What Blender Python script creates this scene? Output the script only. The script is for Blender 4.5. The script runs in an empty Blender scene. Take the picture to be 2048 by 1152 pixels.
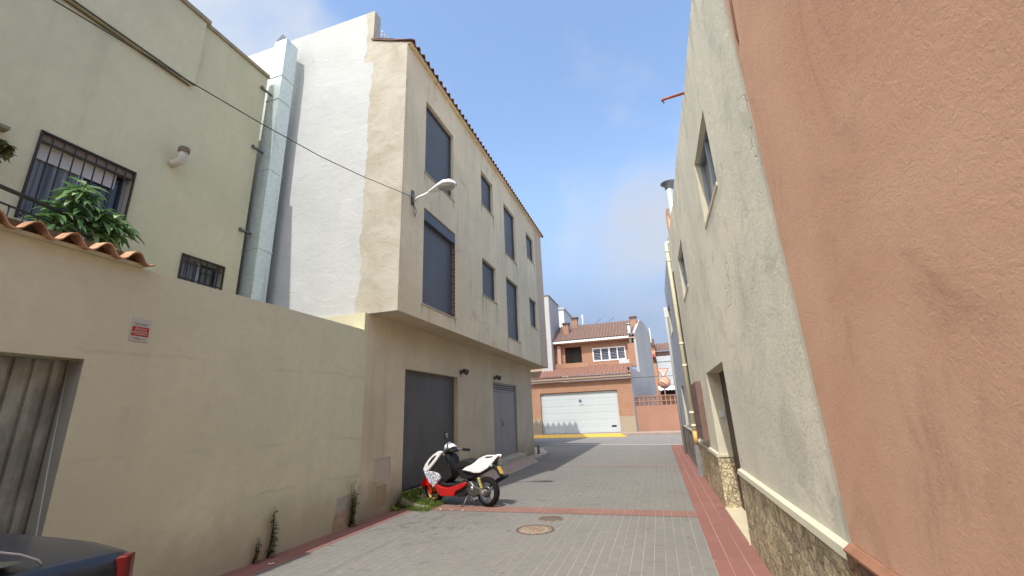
import bpy, bmesh, math, random
from mathutils import Vector, Matrix, noise
random.seed(7)
sc = bpy.context.scene
R = math.radians
PI = math.pi

# ------------------------------------------------------------------ camera
AX = ((0.95007711, 0.30960316, -0.03872157),
      (-0.12361891, 0.25956023, -0.95778226),
      (-0.28648184, 0.91475372, 0.28487504))
cam_d = bpy.data.cameras.new("camera")
cam = bpy.data.objects.new("camera", cam_d)
sc.collection.objects.link(cam)
m = Matrix(((AX[0][0], -AX[1][0], -AX[2][0], 0), (AX[0][1], -AX[1][1], -AX[2][1], 0), (AX[0][2], -AX[1][2], -AX[2][2], 1.5), (0, 0, 0, 1)))
cam.matrix_world = m
cam_d.sensor_width = 36
cam_d.lens = 862.96 / 2048 * 36
cam_d.clip_start = 0.05
cam_d.clip_end = 2000
sc.camera = cam

# ------------------------------------------------------------------ sun, sky, exposure
SUNX, SUNY = 0.102, 0.70            # ground shift of a shadow per metre of height
L = Vector((SUNX, SUNY, -1)).normalized()
sun_d = bpy.data.lights.new("sun", 'SUN')
sun_d.energy = 2.5
sun_d.angle = R(0.55)
sun_d.color = (1.0, 0.95, 0.87)
sun = bpy.data.objects.new("sun", sun_d)
sc.collection.objects.link(sun)
sun.rotation_euler = L.to_track_quat('-Z', 'Y').to_euler()
sun.location = (-5, -20, 40)

world = bpy.data.worlds.new("World")
sc.world = world
world.use_nodes = True
wt = world.node_tree
wt.nodes.clear()


def WN(t, **k):
    n = wt.nodes.new(t)
    for a, b in k.items():
        setattr(n, a, b)
    return n


wo = WN('ShaderNodeOutputWorld')
bg = WN('ShaderNodeBackground')
sky = WN('ShaderNodeTexSky', sky_type='NISHITA', sun_disc=False)
sky.sun_elevation = math.asin(-L.z)
sky.sun_rotation = math.atan2(-L.x, -L.y)
sky.air_density = 1.0
sky.dust_density = 0.5
sky.ozone_density = 2.6
sky.altitude = 10
SKYS = 0.15
bg.inputs['Strength'].default_value = SKYS
tc = WN('ShaderNodeTexCoord')
nz = WN('ShaderNodeTexNoise')
nz.inputs['Scale'].default_value = 3.1
nz.inputs['Detail'].default_value = 9
nz.inputs['Roughness'].default_value = 0.56
nz.inputs['Distortion'].default_value = 0.3
wt.links.new(tc.outputs['Generated'], nz.inputs['Vector'])


def wmath(op, a, b=None, c=None, clamp=False):
    n = WN('ShaderNodeMath', operation=op)
    n.use_clamp = clamp
    for i, v in enumerate((a, b, c)):
        if v is None:
            continue
        if isinstance(v, (int, float)):
            n.inputs[i].default_value = v
        else:
            wt.links.new(v, n.inputs[i])
    return n.outputs[0]


def dirmask(d, c0, c1):
    vm = WN('ShaderNodeVectorMath', operation='DOT_PRODUCT')
    d = Vector(d).normalized()
    vm.inputs[1].default_value = d
    wt.links.new(tc.outputs['Generated'], vm.inputs[0])
    mr = WN('ShaderNodeMapRange', interpolation_type='SMOOTHSTEP')
    wt.links.new(vm.outputs['Value'], mr.inputs[0])
    mr.inputs[1].default_value = c0
    mr.inputs[2].default_value = c1
    return mr.outputs[0]


# cloud banks in fixed compass directions: high left, low over the far houses, a faint veil elsewhere, plus an added fill bank out of view
m1 = dirmask((-0.66, 0.44, 0.61), 0.955, 0.995)
m2 = dirmask((0.04, 0.935, 0.33), 0.965, 0.998)
fill_mask = dirmask((-0.52, -0.68, 0.82), 0.52, 0.84)  # unseen bright cloud added behind the camera as fill light for shaded walls
cov = wmath('ADD', wmath('MULTIPLY', m1, 0.40), wmath('MULTIPLY', m2, 0.26))
cov = wmath('ADD', cov, wmath('MULTIPLY', fill_mask, 0.60))
cov = wmath('SUBTRACT', cov, 0.07)
cl = wmath('ADD', nz.outputs['Fac'], cov)
mr = WN('ShaderNodeMapRange', interpolation_type='SMOOTHSTEP')
wt.links.new(cl, mr.inputs[0])
mr.inputs[1].default_value = 0.46
mr.inputs[2].default_value = 0.86
cloudf = wmath('MULTIPLY', mr.outputs[0], 0.92)
mixc = WN('ShaderNodeMix', data_type='RGBA')
wt.links.new(cloudf, mixc.inputs[0])
skyg = WN('ShaderNodeMix', data_type='RGBA', blend_type='MULTIPLY')
skyg.inputs[0].default_value = 1.0
wt.links.new(sky.outputs[0], skyg.inputs[6])
skyg.inputs[7].default_value = (1.66, 1.55, 1.43, 1)
sep = WN('ShaderNodeSeparateXYZ')
wt.links.new(tc.outputs['Generated'], sep.inputs[0])
hz = WN('ShaderNodeMapRange', interpolation_type='SMOOTHSTEP')
wt.links.new(sep.outputs[2], hz.inputs[0])
hz.inputs[1].default_value = 0.16
hz.inputs[2].default_value = 0.54
hz.inputs[3].default_value = 0.97
hz.inputs[4].default_value = 0.0
hzm = WN('ShaderNodeMix', data_type='RGBA')
wt.links.new(hz.outputs[0], hzm.inputs[0])
wt.links.new(skyg.outputs[2], hzm.inputs[6])
hzm.inputs[7].default_value = (1.5, 1.95, 2.85, 1)
wt.links.new(hzm.outputs[2], mixc.inputs[6])
ccol = WN('ShaderNodeMix', data_type='RGBA')
wt.links.new(m2, ccol.inputs[0])
ccol.inputs[6].default_value = (3.1, 3.35, 3.7, 1)
ccol.inputs[7].default_value = (2.75, 2.95, 3.35, 1)
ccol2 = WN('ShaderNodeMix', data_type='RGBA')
wt.links.new(fill_mask, ccol2.inputs[0])
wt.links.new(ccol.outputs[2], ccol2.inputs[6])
ccol2.inputs[7].default_value = (11.0, 10.8, 10.5, 1)  # very bright tone of the added fill cloud
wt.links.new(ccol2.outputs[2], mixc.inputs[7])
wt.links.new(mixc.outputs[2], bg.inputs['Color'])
wt.links.new(bg.outputs[0], wo.inputs['Surface'])

sc.view_settings.view_transform = 'Standard'
sc.view_settings.look = 'None'
sc.view_settings.exposure = 0.67
sc.view_settings.gamma = 1.0
sc.view_settings.use_curve_mapping = False
sc.cycles.max_bounces = 6
sc.cycles.diffuse_bounces = 4

# ------------------------------------------------------------------ materials


def lin(r, g, b):
    def f(c):
        c /= 255
        return c / 12.92 if c <= .04045 else ((c + .055) / 1.055) ** 2.4
    return (f(r), f(g), f(b), 1)


class NT:
    def __init__(s, name, rough=0.85, metal=0.0, spec=0.3):
        s.m = bpy.data.materials.new(name)
        s.m.use_nodes = True
        s.t = s.m.node_tree
        s.b = s.t.nodes['Principled BSDF']
        s.b.inputs['Roughness'].default_value = rough
        s.b.inputs['Metallic'].default_value = metal
        s.b.inputs['Specular IOR Level'].default_value = spec
        s._pos = None

    def n(s, t, **k):
        x = s.t.nodes.new(t)
        for a, b in k.items():
            setattr(x, a, b)
        return x

    def link(s, a, b):
        s.t.links.new(a, b)

    def pos(s, scale=(1, 1, 1), off=(0, 0, 0), local=False):
        if local:
            o = s.n('ShaderNodeTexCoord').outputs['Object']
        else:
            o = s.n('ShaderNodeNewGeometry').outputs['Position']
        mp = s.n('ShaderNodeMapping')
        mp.inputs['Scale'].default_value = scale
        mp.inputs['Location'].default_value = off
        s.link(o, mp.inputs['Vector'])
        return mp.outputs[0]

    def noise(s, vec, scale, detail=5, rough=0.55, dist=0.0):
        x = s.n('ShaderNodeTexNoise')
        x.inputs['Scale'].default_value = scale
        x.inputs['Detail'].default_value = detail
        x.inputs['Roughness'].default_value = rough
        x.inputs['Distortion'].default_value = dist
        s.link(vec, x.inputs['Vector'])
        return x.outputs['Fac']

    def ramp(s, v, a, b, lo=0.0, hi=1.0, smooth=True):
        x = s.n('ShaderNodeMapRange', interpolation_type='SMOOTHSTEP' if smooth else 'LINEAR')
        s.link(v, x.inputs[0])
        x.inputs[1].default_value = a
        x.inputs[2].default_value = b
        x.inputs[3].default_value = lo
        x.inputs[4].default_value = hi
        return x.outputs[0]

    def math(s, op, a, b=None, c=None, clamp=False):
        x = s.n('ShaderNodeMath', operation=op)
        x.use_clamp = clamp
        for i, v in enumerate((a, b, c)):
            if v is None:
                continue
            if isinstance(v, (int, float)):
                x.inputs[i].default_value = v
            else:
                s.link(v, x.inputs[i])
        return x.outputs[0]

    def mix(s, f, a, b, mode='MIX'):
        x = s.n('ShaderNodeMix', data_type='RGBA', blend_type=mode)
        for i, v in ((0, f), (6, a), (7, b)):
            if isinstance(v, (int, float)):
                x.inputs[i].default_value = v
            elif isinstance(v, tuple):
                x.inputs[i].default_value = v
            else:
                s.link(v, x.inputs[i])
        return x.outputs[2]

    def col(s, c):
        if isinstance(c, tuple):
            s.b.inputs['Base Color'].default_value = c
        else:
            s.link(c, s.b.inputs['Base Color'])

    def bump(s, h, dist=0.01, strength=1.0):
        x = s.n('ShaderNodeBump')
        x.inputs['Distance'].default_value = dist
        x.inputs['Strength'].default_value = strength
        s.link(h, x.inputs['Height'])
        s.link(x.outputs[0], s.b.inputs['Normal'])


def simple(name, c, rough=0.6, metal=0.0, spec=0.4, var=0.12, vs=6.0, bump=0.0, bs=60):
    k = NT(name, rough, metal, spec)
    p = k.pos(local=True)
    n = k.noise(p, vs, 5)
    d = tuple(x * (1 - var) for x in c[:3]) + (1,)
    e = tuple(min(1, x * (1 + var)) for x in c[:3]) + (1,)
    k.col(k.mix(k.ramp(n, .3, .7), d, e))
    if bump:
        k.bump(k.noise(p, bs, 3), bump)
    return k.m


def stucco(name, c, var=0.14, scale=0.8, bump=0.004, bscale=35, streak=0.25, stain=None, blotch=0.0, patches=None, dirt=0.0, trowel=0.0):
    """rendered masonry: cloudy tone, vertical weather streaks, fine grain, dirt splash near the ground"""
    k = NT(name, 0.92, 0, 0.15)
    p = k.pos()
    c2 = tuple(x * (1 - var) for x in c[:3]) + (1,)
    c3 = tuple(min(1, x * (1 + var * .7)) for x in c[:3]) + (1,)
    big = k.ramp(k.noise(p, scale, 6, .6, .4), .32, .68)
    colr = k.mix(big, c2, c3)
    fine = k.ramp(k.noise(p, 9, 6, .65), .3, .7)
    colr = k.mix(k.math('MULTIPLY', fine, .35), colr, tuple(x * .86 for x in c[:3]) + (1,))
    if streak:
        ps = k.pos((3.2, 3.2, 0.22))
        st = k.ramp(k.noise(ps, 1.7, 5, .6), .52, .74)
        sc_ = stain or tuple(x * .55 for x in c[:3]) + (1,)
        colr = k.mix(k.math('MULTIPLY', st, streak), colr, sc_)
    if blotch:
        b = k.ramp(k.noise(k.pos(off=(7, 3, 1)), scale * 2.3, 7, .68, .8), .56, .70)
        colr = k.mix(k.math('MULTIPLY', b, blotch), colr, tuple(x * .5 for x in c[:3]) + (1,))
    if patches:
        b = k.ramp(k.noise(k.pos(off=(2, 9, 4)), scale * 1.4, 4, .5, .2), .55, .64)
        colr = k.mix(k.math('MULTIPLY', b, .7), colr, patches)
    if dirt:
        sx = k.n('ShaderNodeSeparateXYZ')
        k.link(p, sx.inputs[0])
        nn = k.noise(p, 2.5, 5, .6)
        h = k.math('ADD', sx.outputs[2], k.math('MULTIPLY', nn, -.9))
        d = k.ramp(h, -.35, .35, 1, 0)
        colr = k.mix(k.math('MULTIPLY', d, dirt), colr, lin(96, 82, 66))
    k.col(colr)
    hb = k.noise(p, bscale, 6, .6)
    h2 = k.noise(p, bscale * .18, 4, .55, .5)
    hh = k.math('ADD', hb, k.math('MULTIPLY', h2, 1.4))
    if trowel:
        h3 = k.noise(k.pos((1, 1, 1.6)), 4.5, 8, .62, 1.6)
        h3 = k.math('ABSOLUTE', k.math('SUBTRACT', h3, .5))
        hh = k.math('ADD', hh, k.math('MULTIPLY', h3, trowel))
    k.bump(hh, bump)
    return k.m


# beige / cream / grey renders
def add_creases(mat, zs):
    t = mat.node_tree
    k = NT.__new__(NT)
    k.m = mat; k.t = t; k.b = t.nodes['Principled BSDF']
    src = k.b.inputs['Base Color'].links[0].from_socket
    g = k.n('ShaderNodeNewGeometry')
    sx = k.n('ShaderNodeSeparateXYZ')
    k.link(g.outputs['Position'], sx.inputs[0])
    wob = k.math('MULTIPLY', k.math('SUBTRACT', k.noise(k.pos((.6, .6, .2)), 1.3, 5), .5), .28)
    zz = k.math('ADD', sx.outputs[2], wob)
    brk = k.ramp(k.noise(k.pos((1, 1, .5), (3, 3, 3)), 1.4, 4), .45, .6)
    for z_ in zs:
        m_ = k.ramp(k.math('ABSOLUTE', k.math('SUBTRACT', zz, z_)), .004, .03, 1, 0)
        src = k.mix(k.math('MULTIPLY', k.math('MULTIPLY', m_, brk), .15), src, lin(118, 112, 94))
    k.col(src)


M_wallgreen = stucco('mat_garden_render', lin(211, 205, 175), .08, .5, .004, 40, .06, lin(140, 132, 110), .10, None, .32)
add_creases(M_wallgreen, (2.22, 1.28, .72))
M_yellow = stucco('mat_house_render', lin(205, 200, 168), .08, .45, .004, 45, .14, lin(150, 140, 112), .10)
M_facade = stucco('mat_facade_render', lin(230, 213, 180), .11, .55, .005, 30, .30, lin(130, 122, 106), .42)


def add_drips(mat, wins):
    t = mat.node_tree
    k = NT.__new__(NT)
    k.m = mat; k.t = t; k.b = t.nodes['Principled BSDF']
    src = k.b.inputs['Base Color'].links[0].from_socket
    g = k.n('ShaderNodeNewGeometry')
    sx = k.n('ShaderNodeSeparateXYZ')
    k.link(g.outputs['Position'], sx.inputs[0])
    wob = k.math('MULTIPLY', k.math('SUBTRACT', k.noise(k.pos((1, 1, .8)), 5, 4), .5), .05)
    yy = k.math('ADD', sx.outputs[1], wob)
    tot = None
    for (a, b, c, d, wl, ln) in wins:
        for e_, w_ in ((a - .01, wl), (b + .01, wl)):
            m1 = k.ramp(k.math('ABSOLUTE', k.math('SUBTRACT', yy, e_)), .012, w_, 1, 0)
            m2 = k.math('MULTIPLY', k.ramp(sx.outputs[2], c - ln, c - .06, 0, 1), k.ramp(sx.outputs[2], c - .03, c, 1, 0))
            m = k.math('MULTIPLY', m1, m2)
            tot = m if tot is None else k.math('MAXIMUM', tot, m)
    brk = k.ramp(k.noise(k.pos((3, 3, 1.2)), 2, 5), .3, .6, .3, 1)
    k.col(k.mix(k.math('MULTIPLY', k.math('MULTIPLY', tot, brk), .62), src, lin(96, 90, 78)))


M_ground = stucco('mat_base_render', lin(204, 190, 164), .13, .6, .005, 30, .18, lin(130, 112, 90), .12, None, .5)
M_peach = stucco('mat_peach_render', lin(206, 184, 160), .06, .7, .004, 35, .12)
M_soffit = stucco('mat_soffit', lin(200, 184, 158), .10, .9, .003, 30, 0)
M_greywall = stucco('mat_grey_render', lin(186, 184, 182), .07, .5, .004, 30, .25)
M_whitewall = stucco('mat_white_render', lin(204, 208, 210), .04, .6, .003, 30, .12)
M_blue = stucco('mat_blue_grey_render', lin(172, 180, 192), .06, .7, .003, 30, .15, lin(140, 146, 156), .08)
M_cream = stucco('mat_cream_paint', lin(206, 200, 178), .05, 2.0, .001, 50, .1)
M_flat = stucco('mat_orange_render', lin(172, 132, 112), .06, .8, .003, 40, .12)

# old grey green wall with smears and cracks
k = NT('mat_old_grey_render', .93, 0, .12)
p = k.pos()
c = k.mix(k.ramp(k.noise(p, .55, 7, .62, .8), .34, .66), lin(220, 216, 200), lin(240, 233, 213))
c = k.mix(k.math('MULTIPLY', k.ramp(k.noise(k.pos((1, 1, .9), (3, 1, 0)), 1.1, 7, .66, 1.2), .50, .66), .40), c, lin(176, 178, 168))
c = k.mix(k.math('MULTIPLY', k.ramp(k.noise(k.pos((1, 1, 1), (9, 5, 2)), 3.1, 8, .7, 1.5), .61, .70), .35), c, lin(160, 158, 144))
ps = k.pos((2.4, 2.4, .22))
sx = k.n('ShaderNodeSeparateXYZ')
k.link(p, sx.inputs[0])
topd = k.ramp(sx.outputs[2], 4.7, 6.1)
c = k.mix(k.math('MULTIPLY', k.ramp(k.noise(ps, 2.2, 6, .6), .5, .66), k.math('ADD', .03, k.math('MULTIPLY', topd, .5))), c, lin(112, 106, 94))
vo = k.n('ShaderNodeTexVoronoi', feature='DISTANCE_TO_EDGE')
wp = k.n('ShaderNodeVectorMath', operation='ADD')
nn = k.n('ShaderNodeTexNoise')
nn.inputs['Scale'].default_value = 2.0
nn.inputs['Detail'].default_value = 6
k.link(p, nn.inputs['Vector'])
k.link(p, wp.inputs[0])
k.link(nn.outputs['Color'], wp.inputs[1])
k.link(wp.outputs[0], vo.inputs['Vector'])
vo.inputs['Scale'].default_value = .55
crack = k.math('MULTIPLY', k.ramp(vo.outputs['Distance'], 0, .006, 1, 0), k.ramp(k.noise(p, .9, 2), .52, .6))
c = k.mix(k.math('MULTIPLY', crack, .35), c, lin(150, 146, 132))
k.col(c)
h = k.math('ADD', k.noise(p, 38, 6, .6), k.math('MULTIPLY', k.noise(p, 5, 6, .6, 1.0), 2.2))
k.bump(k.math('SUBTRACT', h, k.math('MULTIPLY', crack, 2)), .0035)
M_old = k.m

# terracotta roughcast
k = NT('mat_terracotta_render', .92, 0, .15)
p = k.pos()
c = k.mix(k.ramp(k.noise(p, .8, 7, .6, .6), .30, .70), lin(210, 163, 136), lin(225, 181, 154))
c = k.mix(k.math('MULTIPLY', k.ramp(k.noise(k.pos((1, 1, .7), (4, 2, 8)), 1.6, 8, .70, 1.0), .48, .70), .50), c, lin(178, 136, 112))
c = k.mix(k.math('MULTIPLY', k.ramp(k.noise(k.pos(off=(1, 7, 3)), 5.5, 5, .6, .5), .62, .72), .35), c, lin(224, 182, 158))
k.col(c)
sx = k.n('ShaderNodeSeparateXYZ')
k.link(p, sx.inputs[0])
near = k.ramp(sx.outputs[1], 2.6, .6, .35, 1.25)
w1 = k.noise(k.pos((1, 1, 1.2)), 7, 9, .66, 2.2)
w1 = k.math('ABSOLUTE', k.math('SUBTRACT', w1, .5))
g = k.noise(p, 90, 5, .75)
h = k.math('ADD', k.math('MULTIPLY', w1, k.math('MULTIPLY', near, -.9)), k.math('MULTIPLY', g, .55))
h = k.math('ADD', h, k.math('MULTIPLY', k.noise(p, 22, 7, .68, .8), .7))
k.bump(h, .005)
M_terra = k.m

# party wall: white paint stopping at a ragged vertical edge, bare beige render beyond
k = NT('mat_party_wall', .9, 0, .15)
p = k.pos()
sx = k.n('ShaderNodeSeparateXYZ')
k.link(p, sx.inputs[0])
edge = k.math('ADD', sx.outputs[0], k.math('MULTIPLY', k.math('SUBTRACT', k.noise(k.pos((1, 1, 1)), 2.2, 8, .68), .5), .34))
stepup = k.ramp(sx.outputs[2], 8.92, 8.97, 0, .20)
edge = k.math('ADD', edge, stepup)
isb = k.ramp(edge, -4.915, -4.90)
white = k.mix(k.ramp(k.noise(p, .8, 6, .6, .5), .3, .7), lin(186, 188, 187), lin(196, 198, 196))
white = k.mix(k.math('MULTIPLY', k.ramp(k.noise(k.pos(off=(5, 0, 2)), 1.9, 7, .7, .8), .60, .70), .35), white, lin(176, 172, 164))
ps = k.pos((4, 4, .2))
white = k.mix(k.math('MULTIPLY', k.ramp(k.noise(ps, 1.2, 5, .6), .52, .72), .14), white, lin(190, 180, 160))
beige = k.mix(k.ramp(k.noise(p, 1.6, 6, .62, .6), .34, .66), lin(174, 167, 151), lin(188, 183, 169))
beige = k.mix(k.math('MULTIPLY', k.ramp(k.noise(k.pos((1, 1, 1.4), (2, 0, 5)), 3.2, 6, .62, .8), .52, .66), .4), beige, lin(158, 148, 126))
k.col(k.mix(isb, white, beige))
k.bump(k.math('ADD', k.math('ADD', k.noise(p, 22, 6, .6), k.math('MULTIPLY', k.noise(k.pos((1, 1, 1.6)), 2.6, 5, .6, .8), 3.0)), k.math('MULTIPLY', isb, -.6)), .0045)
M_party = k.m

# stone-faced plinths


def stone(name, a, b, c_, mort, sc_=10.5, bump=.032):
    k = NT(name, .9, 0, .2)
    p = k.pos((1, .8, 1.0))
    nn = k.n('ShaderNodeTexNoise')
    nn.inputs['Scale'].default_value = 7
    nn.inputs['Detail'].default_value = 6
    k.link(p, nn.inputs['Vector'])
    wp = k.n('ShaderNodeVectorMath', operation='MULTIPLY_ADD')
    k.link(nn.outputs['Color'], wp.inputs[0])
    wp.inputs[1].default_value = (.22, .22, .22)
    k.link(p, wp.inputs[2])
    v = k.n('ShaderNodeTexVoronoi')
    v.inputs['Scale'].default_value = sc_
    k.link(wp.outputs[0], v.inputs['Vector'])
    e = k.n('ShaderNodeTexVoronoi', feature='DISTANCE_TO_EDGE')
    e.inputs['Scale'].default_value = sc_
    k.link(wp.outputs[0], e.inputs['Vector'])
    bw = k.n('ShaderNodeSeparateColor')
    k.link(v.outputs['Color'], bw.inputs[0])
    col = k.mix(bw.outputs[0], a, b)
    col = k.mix(k.ramp(bw.outputs[1], .7, .8), col, c_)
    col = k.mix(k.math('MULTIPLY', k.ramp(k.noise(p, 22, 8, .72, 1.0), .46, .64), .75), col, tuple(x * .45 for x in a[:3]) + (1,))
    col = k.mix(k.math('MULTIPLY', k.ramp(e.outputs['Distance'], .0, .05, 1, 0), .3), col, tuple(x * .6 for x in mort[:3]) + (1,))
    k.col(col)
    h = k.math('ADD', k.ramp(e.outputs['Distance'], 0, .12), k.math('MULTIPLY', k.noise(p, 14, 8, .7, .8), 1.6))
    h = k.math('ADD', h, k.math('MULTIPLY', bw.outputs[2], .5))
    k.bump(h, bump * .6)
    return k.m


M_stone = stone('mat_stone_facing', lin(214, 198, 160), lin(232, 216, 180), lin(186, 170, 144), lin(196, 182, 156))
M_stone2 = stone('mat_brown_stone_facing', lin(176, 136, 106), lin(196, 156, 122), lin(120, 96, 80), lin(120, 98, 80))
M_stoneg = stone('mat_grey_stone_facing', lin(142, 136, 124), lin(160, 152, 138), lin(120, 116, 108), lin(130, 126, 116), 3.5, .01)
M_granite = simple('mat_speckled_stone', lin(172, 158, 138), .8, 0, .2, .22, 40, .002)


def bricks(name, a, b, mort, w=.25, h=.065, axis='x'):
    k = NT(name, .88, 0, .2)
    g = k.n('ShaderNodeNewGeometry')
    sx = k.n('ShaderNodeSeparateXYZ')
    k.link(g.outputs['Position'], sx.inputs[0])
    cx = k.n('ShaderNodeCombineXYZ')
    s = k.math('ADD', sx.outputs[0], sx.outputs[1])
    k.link(s, cx.inputs[0])
    k.link(sx.outputs[2], cx.inputs[1])
    br = k.n('ShaderNodeTexBrick')
    k.link(cx.outputs[0], br.inputs['Vector'])
    br.inputs['Scale'].default_value = 1
    br.inputs['Brick Width'].default_value = w
    br.inputs['Row Height'].default_value = h
    br.inputs['Mortar Size'].default_value = .008
    br.inputs['Mortar Smooth'].default_value = .3
    br.inputs['Color1'].default_value = a
    br.inputs['Color2'].default_value = b
    br.inputs['Mortar'].default_value = mort
    c = k.mix(k.math('MULTIPLY', k.ramp(k.noise(g.outputs['Position'], 1.1, 5), .4, .7), .25), br.outputs['Color'], mort)
    k.col(c)
    k.bump(k.math('SUBTRACT', 1, br.outputs['Fac']), .006)
    return k.m


M_brick = bricks('mat_orange_brick', lin(182, 134, 106), lin(168, 122, 98), lin(180, 154, 132))
M_brickred = bricks('mat_red_brick', lin(128, 82, 68), lin(112, 72, 62), lin(170, 150, 132), .2, .09)


def tilemat(name, a, b, dark):
    k = NT(name, .85, 0, .2)
    p = k.pos()
    c = k.mix(k.ramp(k.noise(p, 5, 3, .5), .35, .65), a, b)
    c = k.mix(k.math('MULTIPLY', k.ramp(k.noise(p, 14, 7, .7), .5, .68), .6), c, dark)
    k.col(c)
    k.bump(k.noise(p, 60, 4), .002)
    return k.m


M_tile = tilemat('mat_clay_tile', lin(170, 126, 98), lin(206, 164, 130), lin(104, 82, 68))
M_tile_old = tilemat('mat_old_roof_tile', lin(128, 106, 98), lin(142, 117, 106), lin(94, 80, 76))
M_tile_roof = tilemat('mat_roof_tile', lin(166, 128, 112), lin(150, 114, 100), lin(106, 84, 76))
M_tile_grey = tilemat('mat_dark_edge_tile', lin(140, 96, 78), lin(112, 84, 74), lin(70, 60, 58))

# paving


def pavers(name, a, b, mort, dark, rows=.115, length=.23, jm=.9, stain=.5, near=False):
    k = NT(name, .88, 0, .2)
    g = k.n('ShaderNodeNewGeometry')
    sx = k.n('ShaderNodeSeparateXYZ')
    k.link(g.outputs['Position'], sx.inputs[0])
    cx = k.n('ShaderNodeCombineXYZ')
    k.link(sx.outputs[1], cx.inputs[0])
    k.link(sx.outputs[0], cx.inputs[1])
    br = k.n('ShaderNodeTexBrick')
    k.link(cx.outputs[0], br.inputs['Vector'])
    br.inputs['Scale'].default_value = 1
    br.inputs['Brick Width'].default_value = length
    br.inputs['Row Height'].default_value = rows
    br.inputs['Mortar Size'].default_value = .0045
    br.inputs['Mortar Smooth'].default_value = .4
    br.inputs['Color1'].default_value = a
    br.inputs['Color2'].default_value = b
    br.inputs['Mortar'].default_value = b
    P = g.outputs['Position']
    c = br.outputs['Color']
    # long sand-filled joints, broken up; short joints stay dark
    fr = k.math('FRACT', k.math('DIVIDE', sx.outputs[0], rows))
    ed = k.math('ABSOLUTE', k.math('SUBTRACT', fr, .5))
    longj = k.ramp(ed, .455, .492)
    lm = k.math('MULTIPLY', longj, k.math('MULTIPLY', k.ramp(k.noise(k.pos((6, .35, 1)), 1.0, 4, .6), .30, .52), jm))
    if near:
        # wind-blown sand lies in the joints this side of the cross strip, mostly on the right
        sand = k.math('MULTIPLY', k.ramp(sx.outputs[0], -3.2, -.9, .12, 1), k.ramp(sx.outputs[1], 7.2, 8.2, 1, .12))
        lm = k.math('MULTIPLY', k.math('MULTIPLY', lm, sand), 1.0)
    shortj = k.math('MULTIPLY', br.outputs['Fac'], k.math('SUBTRACT', 1, longj))
    c = k.mix(k.math('MULTIPLY', shortj, .15), c, dark)
    c = k.mix(k.math('MULTIPLY', k.math('MULTIPLY', longj, k.math('SUBTRACT', 1, lm)), .22), c, dark)
    c = k.mix(lm, c, mort)
    c = k.mix(k.math('MULTIPLY', k.ramp(k.noise(P, .5, 6, .62, .5), .40, .66), stain * .6), c, tuple(x * .72 for x in a[:3]) + (1,))
    c = k.mix(k.math('MULTIPLY', k.ramp(k.noise(k.pos(off=(3, 8, 0)), 1.7, 7, .68, .8), .58, .70), stain), c, tuple(x * .5 for x in a[:3]) + (1,))
    c = k.mix(k.math('MULTIPLY', k.ramp(k.noise(k.pos(off=(13, 2, 0)), 9, 6, .7), .58, .72), .35), c, mort)
    if near:
        dx = k.math('MULTIPLY', k.math('ADD', sx.outputs[0], 3.5), .8)
        dy = k.math('MULTIPLY', k.math('SUBTRACT', sx.outputs[1], 6.5), .7)
        rr_ = k.math('ADD', k.math('MULTIPLY', dx, dx), k.math('MULTIPLY', dy, dy))
        oil = k.math('MULTIPLY', k.ramp(rr_, .1, 1.0, 1, 0), k.ramp(k.noise(k.pos((1.3, 1, 1), (5, 5, 0)), 3.4, 7, .7, .6), .50, .62))
        c = k.mix(k.math('MULTIPLY', oil, .5), c, lin(84, 80, 78))
        spots = k.ramp(k.noise(k.pos(off=(21, 4, 0)), 5.5, 2, .4), .71, .73)
        c = k.mix(k.math('MULTIPLY', spots, .5), c, lin(80, 76, 74))
    k.col(c)
    h = k.math('SUBTRACT', k.math('MULTIPLY', k.noise(P, 50, 4), .4), k.math('MAXIMUM', longj, br.outputs['Fac']))
    k.bump(h, .003)
    return k.m


M_pave = pavers('mat_grey_pavers', lin(131, 127, 121), lin(126, 123, 118), lin(184, 178, 165), lin(98, 95, 91), jm=.8, stain=.42, near=True)
M_redpave = pavers('mat_red_pavers', lin(142, 100, 91), lin(136, 95, 87), lin(184, 156, 142), lin(116, 72, 66), .165, .33, .8, .3)
M_pinkpave = pavers('mat_dusty_red_pavers', lin(138, 127, 121), lin(134, 124, 119), lin(160, 150, 142), lin(104, 94, 90), .125, .25, .4, .3)
M_asphalt = simple('mat_asphalt', lin(138, 133, 128), .9, 0, .2, .06, 1.5, .002, 90)
M_pavement = simple('mat_pavement_concrete', lin(164, 146, 134), .9, 0, .2, .08, 3, .002, 60)
M_terrain = simple('mat_terrain', lin(156, 148, 134), .95, 0, .1, .12, .3, .002, 30)
M_conc = simple('mat_concrete', lin(176, 168, 152), .9, 0, .2, .14, 5, .004, 40)
M_kerbline = simple('mat_pale_concrete', lin(196, 190, 180), .9, 0, .2, .08, 3)
M_yel = simple('mat_yellow_paint', lin(222, 176, 64), .6, 0, .3, .08, 4)

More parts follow.
